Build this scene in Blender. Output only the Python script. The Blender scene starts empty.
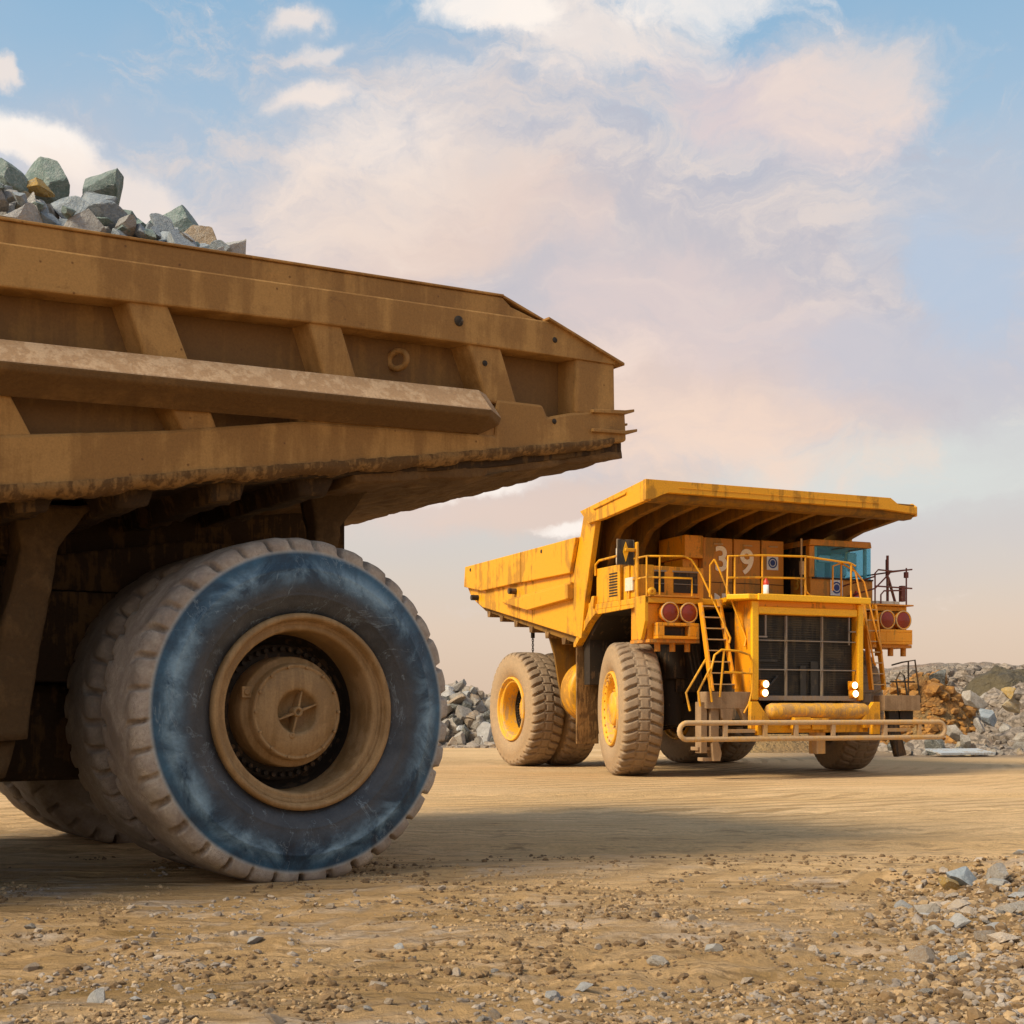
import bpy, math, random
import numpy as np
from mathutils import Vector, Matrix

R = math.radians
PI = math.pi
scene = bpy.context.scene
COL = scene.collection
rng = random.Random(7)
nprng = np.random.RandomState(11)

# ------------------------------------------------------------------ materials
def new_mat(name):
    m = bpy.data.materials.new(name)
    m.use_nodes = True
    nt = m.node_tree
    b = nt.nodes['Principled BSDF']
    return m, nt, b

def N(nt, typ, **kw):
    n = nt.nodes.new(typ)
    for k, v in kw.items():
        if k.startswith('i_'):
            n.inputs[k[2:].replace('_', ' ')].default_value = v
        else:
            setattr(n, k, v)
    return n

def ramp(nt, src, stops, interp='LINEAR'):
    r = nt.nodes.new('ShaderNodeValToRGB')
    r.color_ramp.interpolation = interp
    el = r.color_ramp.elements
    while len(el) < len(stops):
        el.new(0.5)
    for e, (p, c) in zip(el, stops):
        e.position = p
        e.color = (c, c, c, 1) if isinstance(c, (int, float)) else (*c, 1)
    nt.links.new(src, r.inputs[0])
    return r.outputs[0]

def noise(nt, vec, scale, detail=6, rough=0.6, dist=0.0):
    n = nt.nodes.new('ShaderNodeTexNoise')
    n.inputs['Scale'].default_value = scale
    n.inputs['Detail'].default_value = detail
    n.inputs['Roughness'].default_value = rough
    n.inputs['Distortion'].default_value = dist
    nt.links.new(vec, n.inputs['Vector'])
    return n.outputs['Fac']

def mix(nt, fac, a, b, blend='MIX'):
    m = nt.nodes.new('ShaderNodeMix')
    m.data_type = 'RGBA'
    m.blend_type = blend
    for s, v in ((0, fac), (6, a), (7, b)):
        if hasattr(v, 'links'):
            nt.links.new(v, m.inputs[s])
        elif isinstance(v, tuple):
            m.inputs[s].default_value = (*v, 1)
        else:
            m.inputs[s].default_value = v
    return m.outputs[2]

def math_(nt, op, a, b=None, clamp=False):
    m = nt.nodes.new('ShaderNodeMath')
    m.operation = op
    m.use_clamp = clamp
    for i, v in enumerate((a, b)):
        if v is None:
            continue
        if hasattr(v, 'links'):
            nt.links.new(v, m.inputs[i])
        else:
            m.inputs[i].default_value = v
    return m.outputs[0]

def bump(nt, b, h, strength, dist=0.02):
    n = nt.nodes.new('ShaderNodeBump')
    n.inputs['Strength'].default_value = strength
    n.inputs['Distance'].default_value = dist
    nt.links.new(h, n.inputs['Height'])
    nt.links.new(n.outputs[0], b.inputs['Normal'])

def coated(name, base, dust, amount, rough=0.5, scale=1.5, grain=40, bstr=0.3, metal=0.0, stain=None, spec=0.4, streak=True):
    """painted metal with dust lying over it in patches, runs and specks"""
    m, nt, b = new_mat(name)
    tc = nt.nodes.new('ShaderNodeTexCoord').outputs['Object']
    mp = N(nt, 'ShaderNodeMapping')
    mp.inputs['Scale'].default_value = (3.0, 3.0, 0.35)
    nt.links.new(tc, mp.inputs[0])
    a1 = noise(nt, tc, scale, 8, 0.65, 0.4)
    a2 = noise(nt, mp.outputs[0], scale * 2.2, 6, 0.6)
    s = math_(nt, 'ADD', a1, math_(nt, 'MULTIPLY', a2, 0.8 if streak else 0.2))
    c = 0.9 if streak else 0.6
    f = ramp(nt, s, [(max(0, c + 0.32 - amount * 0.75), 0.0), (min(1, c + 0.62 - amount * 0.75), 1.0)])
    f = math_(nt, 'MAXIMUM', f, amount * 0.35)
    g = noise(nt, tc, grain, 5, 0.7)
    shade = ramp(nt, g, [(0.3, 0.82), (0.7, 1.1)])
    col = mix(nt, f, base, dust)
    col = mix(nt, 1.0, col, shade, 'MULTIPLY')
    if stain:
        sp = ramp(nt, noise(nt, tc, scale * 5, 6, 0.7, 1.0), [(0.64, 0.0), (0.74, 0.55)])
        col = mix(nt, sp, col, stain)
        vo = N(nt, 'ShaderNodeTexVoronoi', i_Scale=5.0)
        nt.links.new(tc, vo.inputs['Vector'])
        dots = ramp(nt, vo.outputs['Distance'], [(0.03, 0.8), (0.075, 0.0)])
        col = mix(nt, dots, col, stain)
    nt.links.new(col, b.inputs['Base Color'])
    rr = math_(nt, 'ADD', math_(nt, 'MULTIPLY', f, 0.9 - rough), rough, True)
    nt.links.new(rr, b.inputs['Roughness'])
    b.inputs['Metallic'].default_value = metal
    b.inputs['Specular IOR Level'].default_value = spec
    h = math_(nt, 'ADD', math_(nt, 'MULTIPLY', g, 0.5), math_(nt, 'MULTIPLY', noise(nt, tc, grain * 0.22, 6, 0.6), 0.9))
    h = math_(nt, 'ADD', h, math_(nt, 'MULTIPLY', a1, 3.0))
    bump(nt, b, h, bstr, 0.012)
    return m

DUST = (0.50, 0.33, 0.16)
M = {}
M['yellow'] = coated('yellow_paint', (0.80, 0.36, 0.003), (0.46, 0.215, 0.022), 0.42, 0.4, 0.9, 30, 0.10, stain=(0.35, 0.14, 0.02))
M['orange'] = coated('orange_paint', (0.82, 0.31, 0.004), (0.48, 0.22, 0.03), 0.34, 0.4, 1.2, 30, 0.08)
M['brightyellow'] = coated('hood_paint', (0.98, 0.50, 0.006), (0.70, 0.40, 0.08), 0.22, 0.35, 1.2, 30, 0.06)
M['amber'] = coated('cab_paint', (0.62, 0.23, 0.012), (0.40, 0.20, 0.05), 0.4, 0.45, 1.3, 30, 0.08)
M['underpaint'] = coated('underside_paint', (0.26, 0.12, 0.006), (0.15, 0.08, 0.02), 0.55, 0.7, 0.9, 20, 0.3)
M['dusty'] = coated('dust_caked_steel', (0.62, 0.34, 0.07), (0.52, 0.35, 0.19), 0.8, 0.7, 2.0, 30, 0.3)
M['greydust'] = coated('grey_dust_plate', (0.24, 0.145, 0.07), (0.34, 0.22, 0.12), 0.7, 0.8, 1.5, 30, 0.2)
M['dark'] = coated('oily_frame', (0.020, 0.014, 0.009), (0.10, 0.06, 0.03), 0.33, 0.75, 1.6, 25, 0.4)
M['black'] = coated('black_mesh', (0.025, 0.023, 0.021), (0.10, 0.08, 0.055), 0.42, 0.6, 0.8, 60, 0.2)
M['bar'] = coated('grey_bar', (0.24, 0.20, 0.17), (0.27, 0.20, 0.13), 0.5, 0.55, 2.0, 30, 0.1)
M['maroon'] = coated('dark_rail_paint', (0.14, 0.030, 0.022), (0.2, 0.1, 0.06), 0.3, 0.5, 2.0, 30, 0.1)
M['stripdust'] = coated('rubbed_yellow', (0.80, 0.38, 0.01), (0.46, 0.26, 0.09), 0.62, 0.6, 4.0, 30, 0.2)
M['pale'] = coated('pale_paint', (0.72, 0.64, 0.5), (0.5, 0.4, 0.28), 0.3, 0.5, 2.0, 30, 0.05)
M['digit'] = coated('cream_lettering', (1.0, 0.84, 0.62), (0.9, 0.6, 0.3), 0.05, 0.6, 2.0, 30, 0.0)
M['digit_dim'] = coated('worn_yellow_lettering', (0.65, 0.40, 0.06), (0.4, 0.2, 0.05), 0.35, 0.6, 2.0, 30, 0.0)
M['blue'] = coated('sign_blue', (0.02, 0.05, 0.22), (0.2, 0.2, 0.2), 0.1, 0.5, 2.0, 30, 0.0)
M['signwhite'] = coated('sign_white', (0.78, 0.78, 0.76), (0.5, 0.45, 0.38), 0.2, 0.5, 2.0, 30, 0.0)
M['red'] = coated('extinguisher_red', (0.55, 0.03, 0.01), (0.4, 0.2, 0.1), 0.15, 0.35, 2.0, 30, 0.0)
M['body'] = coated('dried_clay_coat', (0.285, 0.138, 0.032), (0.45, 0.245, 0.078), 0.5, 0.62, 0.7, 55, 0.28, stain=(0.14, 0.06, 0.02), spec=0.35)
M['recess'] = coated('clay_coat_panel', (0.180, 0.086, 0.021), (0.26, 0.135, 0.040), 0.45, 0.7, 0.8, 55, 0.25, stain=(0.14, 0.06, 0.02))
M['padtop'] = coated('worn_skylit_pad_steel', (0.33, 0.195, 0.095), (0.43, 0.285, 0.165), 0.5, 0.45, 2.5, 50, 0.35, stain=(0.25, 0.14, 0.08))  # wear, plus sky brightness put into the upward pad face
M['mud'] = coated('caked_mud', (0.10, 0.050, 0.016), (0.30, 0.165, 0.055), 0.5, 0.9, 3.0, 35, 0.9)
M['padunder'] = coated('shaded_clay_on_pad', (0.13, 0.068, 0.022), (0.26, 0.142, 0.048), 0.5, 0.9, 2.0, 30, 0.9, streak=False)  # clay, darkened for the shade on the downward pad face
M['posts'] = coated('clay_on_post', (0.07, 0.038, 0.013), (0.15, 0.085, 0.032), 0.5, 0.9, 4.0, 30, 1.0, streak=False)
M['tailmud'] = coated('bounce_lit_tail_mud', (0.12, 0.062, 0.022), (0.24, 0.135, 0.05), 0.5, 0.92, 3.0, 30, 1.0, streak=False)  # caked tail mud, its lighter brown stands for ground bounce
M['shaded_undermud'] = coated('shade_dark_under_mud', (0.030, 0.016, 0.007), (0.11, 0.060, 0.020), 0.42, 0.9, 2.0, 30, 0.8)  # mud taken near black, underbody shade put into its colour
M['rim'] = coated('rim_clay', (0.26, 0.145, 0.050), (0.37, 0.225, 0.098), 0.55, 0.55, 2.5, 60, 0.2, spec=0.45)
M['rimyellow'] = coated('yellow_rim', (0.85, 0.42, 0.012), (0.55, 0.33, 0.12), 0.42, 0.5, 2.0, 40, 0.1)

def glass_mat():
    m, nt, b = new_mat('tinted_windscreen')
    b.inputs['Base Color'].default_value = (0.03, 0.34, 0.50, 1)
    b.inputs['Roughness'].default_value = 0.04
    b.inputs['Specular IOR Level'].default_value = 0.9
    tr = nt.nodes.new('ShaderNodeBsdfTransparent'); tr.inputs[0].default_value = (0.72, 0.93, 1.0, 1)
    ms = nt.nodes.new('ShaderNodeMixShader'); ms.inputs[0].default_value = 0.80
    nt.links.new(b.outputs[0], ms.inputs[1]); nt.links.new(tr.outputs[0], ms.inputs[2])
    nt.links.new(ms.outputs[0], nt.nodes['Material Output'].inputs[0])
    return m
M['glass'] = glass_mat()

def lens_mat():
    m, nt, b = new_mat('dark_red_lens')
    b.inputs['Base Color'].default_value = (0.22, 0.030, 0.016, 1)
    b.inputs['Roughness'].default_value = 0.12
    b.inputs['Coat Weight'].default_value = 0.15
    b.inputs['Specular IOR Level'].default_value = 0.25
    tc = nt.nodes.new('ShaderNodeTexCoord').outputs['Object']
    w = N(nt, 'ShaderNodeTexVoronoi', i_Scale=18.0)
    nt.links.new(tc, w.inputs['Vector'])
    bump(nt, b, w.outputs['Distance'], 0.3, 0.01)
    return m
M['lens'] = lens_mat()

def lamp_mat():
    m, nt, b = new_mat('lit_lamp')
    b.inputs['Base Color'].default_value = (1, 0.9, 0.7, 1)
    b.inputs['Emission Color'].default_value = (1.0, 0.80, 0.52, 1)
    b.inputs['Emission Strength'].default_value = 6.0
    return m
M['lamp'] = lamp_mat()

def tyre_mat(name, near):
    """rubber: object space Y is the axle, so radius is taken from X and Z"""
    m, nt, b = new_mat(name)
    tc = nt.nodes.new('ShaderNodeTexCoord').outputs['Object']
    sep = nt.nodes.new('ShaderNodeSeparateXYZ')
    nt.links.new(tc, sep.inputs[0])
    r = math_(nt, 'SQRT', math_(nt, 'ADD', math_(nt, 'POWER', math_(nt, 'ABSOLUTE', sep.outputs[0]), 2.0),
                                math_(nt, 'POWER', math_(nt, 'ABSOLUTE', sep.outputs[2]), 2.0)))
    n1 = noise(nt, tc, 2.2, 8, 0.65, 0.6)
    n2 = noise(nt, tc, 9.0, 8, 0.7, 0.8)
    n3 = noise(nt, tc, 38.0, 6, 0.7)
    dust = mix(nt, ramp(nt, n1, [(0.35, 0.0), (0.65, 1.0)]), (0.25, 0.195, 0.14), (0.56, 0.475, 0.375))
    if near:
        dust = mix(nt, ramp(nt, n2, [(0.35, 0.0), (0.75, 0.8)]), dust, (0.26, 0.20, 0.17))
        rub_in = mix(nt, ramp(nt, n1, [(0.3, 0.0), (0.7, 1.0)]), (0.016, 0.019, 0.024), (0.070, 0.072, 0.076))
        blue = mix(nt, ramp(nt, n1, [(0.32, 0.0), (0.68, 1.0)]), (0.005, 0.020, 0.042), (0.035, 0.120, 0.200))  # wet rubber, the reflected sky painted into its blue
        # pale scuffs: ridged noise
        rid = math_(nt, 'ABSOLUTE', math_(nt, 'SUBTRACT', noise(nt, tc, 1.3, 7, 0.62, 0.8), 0.5))
        scuff = ramp(nt, rid, [(0.0, 1.0), (0.007, 0.0)])
        scm = math_(nt, 'MULTIPLY', scuff, ramp(nt, n2, [(0.38, 0.0), (0.60, 1.0)]))
        band = math_(nt, 'ADD', r, math_(nt, 'MULTIPLY', math_(nt, 'SUBTRACT', n2, 0.5), 0.10))
        fblue = ramp(nt, math_(nt, 'DIVIDE', band, 2.0), [(0.545, 0.0), (0.635, 1.0)])
        rub = mix(nt, fblue, rub_in, blue)
        pale = ramp(nt, math_(nt, 'DIVIDE', band, 2.0), [(0.575, 0.0), (0.645, 0.9), (0.70, 0.0)])
        pale = math_(nt, 'MULTIPLY', pale, ramp(nt, n1, [(0.42, 0.0), (0.6, 1.0)]))
        rub = mix(nt, pale, rub, (0.24, 0.36, 0.44))
        rub = mix(nt, math_(nt, 'MULTIPLY', scm, 0.45), rub, (0.30, 0.38, 0.42))
        edge = ramp(nt, math_(nt, 'DIVIDE', r, 2.0), [(0.716, 0.0), (0.730, 0.75), (0.738, 1.0)])
        fd = ramp(nt, math_(nt, 'DIVIDE', r, 2.0), [(0.724, 0.0), (0.738, 1.0)])
        rub = mix(nt, math_(nt, 'MULTIPLY', edge, 0.95), rub, (0.42, 0.43, 0.40))
        # only the outward wall (low Y) is wetted
        inner = ramp(nt, sep.outputs[1], [(0.30, 0.0), (0.34, 1.0)])
        fd = math_(nt, 'MAXIMUM', fd, inner)
        col = mix(nt, fd, rub, dust) if near != 'plain' else mix(nt, 0.35, dust, (0.10, 0.075, 0.055))
        tb = nt.nodes.new('ShaderNodeMath'); tb.operation = 'ARCTAN2'; nt.links.new(sep.outputs[2], tb.inputs[0]); nt.links.new(sep.outputs[0], tb.inputs[1])
        crack = math_(nt, 'ABSOLUTE', math_(nt, 'SUBTRACT', noise(nt, tc, 6.0, 6, 0.75, 1.6), 0.5))
        cr = math_(nt, 'MULTIPLY', ramp(nt, crack, [(0.0, 1.0), (0.012, 0.0)]), ramp(nt, n1, [(0.52, 0.0), (0.58, 0.8)]))
        cr = math_(nt, 'MULTIPLY', cr, fd)
        col = mix(nt, cr, col, (0.05, 0.03, 0.02))
        rough = math_(nt, 'ADD', math_(nt, 'MULTIPLY', fd, 0.45), 0.42, True)
    else:
        side = mix(nt, ramp(nt, n2, [(0.3, 0), (0.7, 1.0)]), (0.44, 0.29, 0.15), (0.29, 0.20, 0.115))
        tread = mix(nt, ramp(nt, n2, [(0.35, 0), (0.65, 1.0)]), (0.29, 0.20, 0.125), (0.19, 0.14, 0.095))
        col = mix(nt, ramp(nt, math_(nt, 'DIVIDE', r, 2.0), [(0.74, 0.0), (0.775, 1.0)]), side, tread)
        col = mix(nt, ramp(nt, n1, [(0.3, 0.0), (0.7, 0.4)]), col, (0.40, 0.27, 0.15))
        rough = 0.85
    sh = ramp(nt, n3, [(0.3, 0.85), (0.7, 1.12)])
    col = mix(nt, 1.0, col, sh, 'MULTIPLY')
    nt.links.new(col, b.inputs['Base Color'])
    if near:
        nt.links.new(rough, b.inputs['Roughness'])
    else:
        b.inputs['Roughness'].default_value = rough
    h = math_(nt, 'ADD', math_(nt, 'MULTIPLY', n2, 1.0), math_(nt, 'MULTIPLY', n3, 0.35))
    bump(nt, b, h, 0.45, 0.02)
    return m
M['tyre_near'] = tyre_mat('wet_sky_tinted_rubber', True)
M['tyre_plain'] = tyre_mat('dusty_wall_rubber', 'plain')
M['tyre_far'] = tyre_mat('dusty_rubber', False)

def rock_mat(name, c1, c2, c3, sc=2.5):
    m, nt, b = new_mat(name)
    tc = nt.nodes.new('ShaderNodeTexCoord').outputs['Object']
    oi = nt.nodes.new('ShaderNodeObjectInfo').outputs['Random']
    va = nt.nodes.new('ShaderNodeVectorMath'); va.operation = 'ADD'
    cb = nt.nodes.new('ShaderNodeCombineXYZ')
    sh = math_(nt, 'MULTIPLY', oi, 37.0)
    nt.links.new(sh, cb.inputs[0]); nt.links.new(sh, cb.inputs[1])
    nt.links.new(tc, va.inputs[0]); nt.links.new(cb.outputs[0], va.inputs[1])
    v = va.outputs[0]
    n1 = noise(nt, v, sc, 8, 0.65, 0.7)
    n2 = noise(nt, v, sc * 5, 8, 0.7, 0.3)
    col = mix(nt, ramp(nt, n1, [(0.35, 0.0), (0.62, 1.0)]), c1, c2)
    col = mix(nt, ramp(nt, n2, [(0.5, 0.0), (0.72, 0.8)]), col, c3)
    col = mix(nt, 1.0, col, ramp(nt, oi, [(0.0, 0.75), (1.0, 1.2)]), 'MULTIPLY')
    rid = math_(nt, 'ABSOLUTE', math_(nt, 'SUBTRACT', noise(nt, v, sc * 1.3, 6, 0.6, 1.5), 0.5))
    col = mix(nt, ramp(nt, rid, [(0.0, 0.6), (0.02, 0.0)]), col, (0.45, 0.45, 0.42))
    nt.links.new(col, b.inputs['Base Color'])
    b.inputs['Roughness'].default_value = 0.82
    bump(nt, b, math_(nt, 'ADD', n2, n1), 0.7, 0.06)
    return m
M['rock_green'] = rock_mat('green_grey_rock', (0.13, 0.19, 0.17), (0.24, 0.30, 0.27), (0.36, 0.38, 0.36))
M['rock_blue'] = rock_mat('blue_grey_rock', (0.19, 0.23, 0.26), (0.33, 0.37, 0.40), (0.46, 0.48, 0.48))
M['rock_pale'] = rock_mat('pale_rock', (0.36, 0.34, 0.31), (0.48, 0.46, 0.43), (0.24, 0.23, 0.22))
M['rock_far'] = rock_mat('far_pale_rock', (0.26, 0.215, 0.165), (0.40, 0.35, 0.29), (0.15, 0.125, 0.095))
M['stone_tan'] = rock_mat('pale_tan_stone', (0.50, 0.38, 0.26), (0.62, 0.50, 0.38), (0.40, 0.30, 0.2))
M['rock_tan'] = rock_mat('tan_rock', (0.40, 0.28, 0.13), (0.30, 0.25, 0.17), (0.45, 0.38, 0.28))
M['rock_grey'] = rock_mat('quarry_grey_rock', (0.22, 0.185, 0.145), (0.33, 0.285, 0.235), (0.44, 0.39, 0.33))
M['rock_brown'] = rock_mat('brown_rock', (0.26, 0.18, 0.11), (0.36, 0.27, 0.18), (0.44, 0.36, 0.28))
M['rock_yellow'] = rock_mat('yellow_rock', (0.52, 0.30, 0.05), (0.40, 0.26, 0.08), (0.5, 0.4, 0.2))
M['rock_dark'] = rock_mat('dark_rock', (0.06, 0.062, 0.055), (0.12, 0.115, 0.095), (0.2, 0.18, 0.14))

# ------------------------------------------------------------------ mesh helpers
class MB:
    def __init__(s):
        s.v = []; s.f = []; s.sm = []
    def add(s, vs, fs, smooth=False):
        o = len(s.v)
        s.v += [tuple(p) for p in vs]
        s.f += [tuple(i + o for i in f) for f in fs]
        s.sm += [smooth] * len(fs)
        return s
    def box(s, x0, x1, y0, y1, z0, z1):
        vs = [(x0, y0, z0), (x1, y0, z0), (x1, y1, z0), (x0, y1, z0), (x0, y0, z1), (x1, y0, z1), (x1, y1, z1), (x0, y1, z1)]
        return s.add(vs, [(0, 3, 2, 1), (4, 5, 6, 7), (0, 1, 5, 4), (1, 2, 6, 5), (2, 3, 7, 6), (3, 0, 4, 7)])
    def prism(s, poly, axis, lo, hi, poly2=None):
        """poly in the two remaining axes, in order; extruded along axis"""
        def put(p, w):
            a, b = p
            return {0: (w, a, b), 1: (a, w, b), 2: (a, b, w)}[axis]
        n = len(poly)
        vs = [put(p, lo) for p in poly] + [put(p, hi) for p in (poly2 or poly)]
        fs = [tuple(range(n)), tuple(range(2 * n - 1, n - 1, -1))]
        fs += [(i, i + n, (i + 1) % n + n, (i + 1) % n) for i in range(n)]
        return s.add(vs, fs)
    def tube(s, pts, r, seg=8, closed=False):
        P = [Vector(p) for p in pts]
        n = len(P)
        vs = []; fs = []
        prev = None
        for i, p in enumerate(P):
            if closed:
                t = (P[(i + 1) % n] - P[i - 1]).normalized()
            else:
                t = (P[min(i + 1, n - 1)] - P[max(i - 1, 0)]).normalized()
            ref = prev if prev is not None else (Vector((0, 0, 1)) if abs(t.z) < 0.9 else Vector((1, 0, 0)))
            a = (ref - t * ref.dot(t))
            if a.length < 1e-5:
                a = t.orthogonal()
            a.normalize(); b = t.cross(a); prev = a
            rr = r[i] if isinstance(r, (list, tuple)) else r
            for k in range(seg):
                an = 2 * PI * k / seg
                vs.append(p + (a * math.cos(an) + b * math.sin(an)) * rr)
        m = n if closed else n - 1
        for i in range(m):
            j = (i + 1) % n
            for k in range(seg):
                fs.append((i * seg + k, i * seg + (k + 1) % seg, j * seg + (k + 1) % seg, j * seg + k))
        s.add(vs, fs, True)
        if not closed:
            s.add([vs[k] for k in range(seg)], [tuple(range(seg))[::-1]])
            s.add([vs[(n - 1) * seg + k] for k in range(seg)], [tuple(range(seg))])
        return s
    def cyl(s, p0, p1, r, seg=20):
        return s.tube([p0, p1], r, seg)
    def lathe(s, prof, seg=64, c=(0, 0, 0), axis='y', smooth=True, close=False):
        """prof: (radius, along)"""
        vs = []; fs = []
        for i in range(seg):
            a = 2 * PI * i / seg
            for (r, w) in prof:
                x, z = r * math.cos(a), r * math.sin(a)
                if axis == 'y': vs.append((c[0] + x, c[1] + w, c[2] + z))
                elif axis == 'x': vs.append((c[0] + w, c[1] + x, c[2] + z))
                else: vs.append((c[0] + x, c[1] + z, c[2] + w))
        n = len(prof)
        for i in range(seg):
            j = (i + 1) % seg
            for k in range(n - 1):
                fs.append((i * n + k, j * n + k, j * n + k + 1, i * n + k + 1))
            if close:
                fs.append((i * n + n - 1, j * n + n - 1, j * n, i * n))
        return s.add(vs, fs, smooth)
    def mesh(s, name, mat):
        me = bpy.data.meshes.new(name)
        me.from_pydata(s.v, [], s.f)
        me.polygons.foreach_set('use_smooth', s.sm)
        me.materials.append(mat)
        import bmesh
        bm = bmesh.new(); bm.from_mesh(me)
        bmesh.ops.recalc_face_normals(bm, faces=bm.faces)
        bm.to_mesh(me); bm.free()
        return me
    def build(s, name, mat, parent=None, bevel=0.0, loc=None, rotz=0.0):
        if isinstance(mat, str): mat = M[mat]
        o = bpy.data.objects.new(name, s.mesh(name, mat))
        COL.objects.link(o)
        if parent: o.parent = parent
        if loc: o.location = loc
        if rotz: o.rotation_euler.z = rotz
        if bevel:
            bv = o.modifiers.new('bevel', 'BEVEL')
            bv.width = bevel; bv.segments = 2; bv.limit_method = 'ANGLE'; bv.angle_limit = R(35)
        return o

def tag(o, label=None, cat=None, group=None, kind=None):
    if label: o['label'] = label
    if cat: o['category'] = cat
    if group: o['group'] = group
    if kind: o['kind'] = kind
    return o

def empty(name, loc, rotz=0.0, parent=None):
    o = bpy.data.objects.new(name, None)
    COL.objects.link(o)
    o.location = loc; o.rotation_euler.z = rotz
    if parent: o.parent = parent
    return o

def arc(c, r, a0, a1, n, plane='xz', y=0):
    out = []
    for i in range(n + 1):
        a = R(a0 + (a1 - a0) * i / n)
        out.append((c[0] + r * math.cos(a), y, c[1] + r * math.sin(a)))
    return out

def sstep(a, b, x):
    t = np.clip((x - a) / (b - a), 0, 1)
    return t * t * (3 - 2 * t)

# value noise for terrain and lumps
_tab = nprng.rand(512, 512)
def vnoise(x, y):
    xi = np.floor(x).astype(int); yi = np.floor(y).astype(int)
    fx = x - xi; fy = y - yi
    fx = fx * fx * (3 - 2 * fx); fy = fy * fy * (3 - 2 * fy)
    g = lambda a, b: _tab[a % 512, b % 512]
    return (g(xi, yi) * (1 - fx) + g(xi + 1, yi) * fx) * (1 - fy) + (g(xi, yi + 1) * (1 - fx) + g(xi + 1, yi + 1) * fx) * fy
def fbm(x, y, o=5, gain=0.5):
    s = 0; a = 1; t = 0
    for i in range(o):
        s = s + a * (vnoise(x * 2 ** i + 17.3 * i, y * 2 ** i + 5.1 * i) - 0.5); t += a; a *= gain
    return s / t

def np_mesh(name, V, F, mat, smooth=True):
    me = bpy.data.meshes.new(name)
    V = np.asarray(V, dtype=np.float32); F = np.asarray(F, dtype=np.int32)
    k = F.shape[1]
    me.vertices.add(len(V)); me.vertices.foreach_set('co', V.ravel())
    me.loops.add(F.size); me.loops.foreach_set('vertex_index', F.ravel())
    me.polygons.add(len(F))
    me.polygons.foreach_set('loop_start', np.arange(0, F.size, k, dtype=np.int32))
    me.polygons.foreach_set('use_smooth', np.full(len(F), smooth))
    me.update(calc_edges=True); me.validate()
    me.materials.append(mat)
    return me

# ------------------------------------------------------------------ wheels
TR, TW, CZ = 1.60, 1.0, 1.60        # tyre radius, width, axle height

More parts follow.
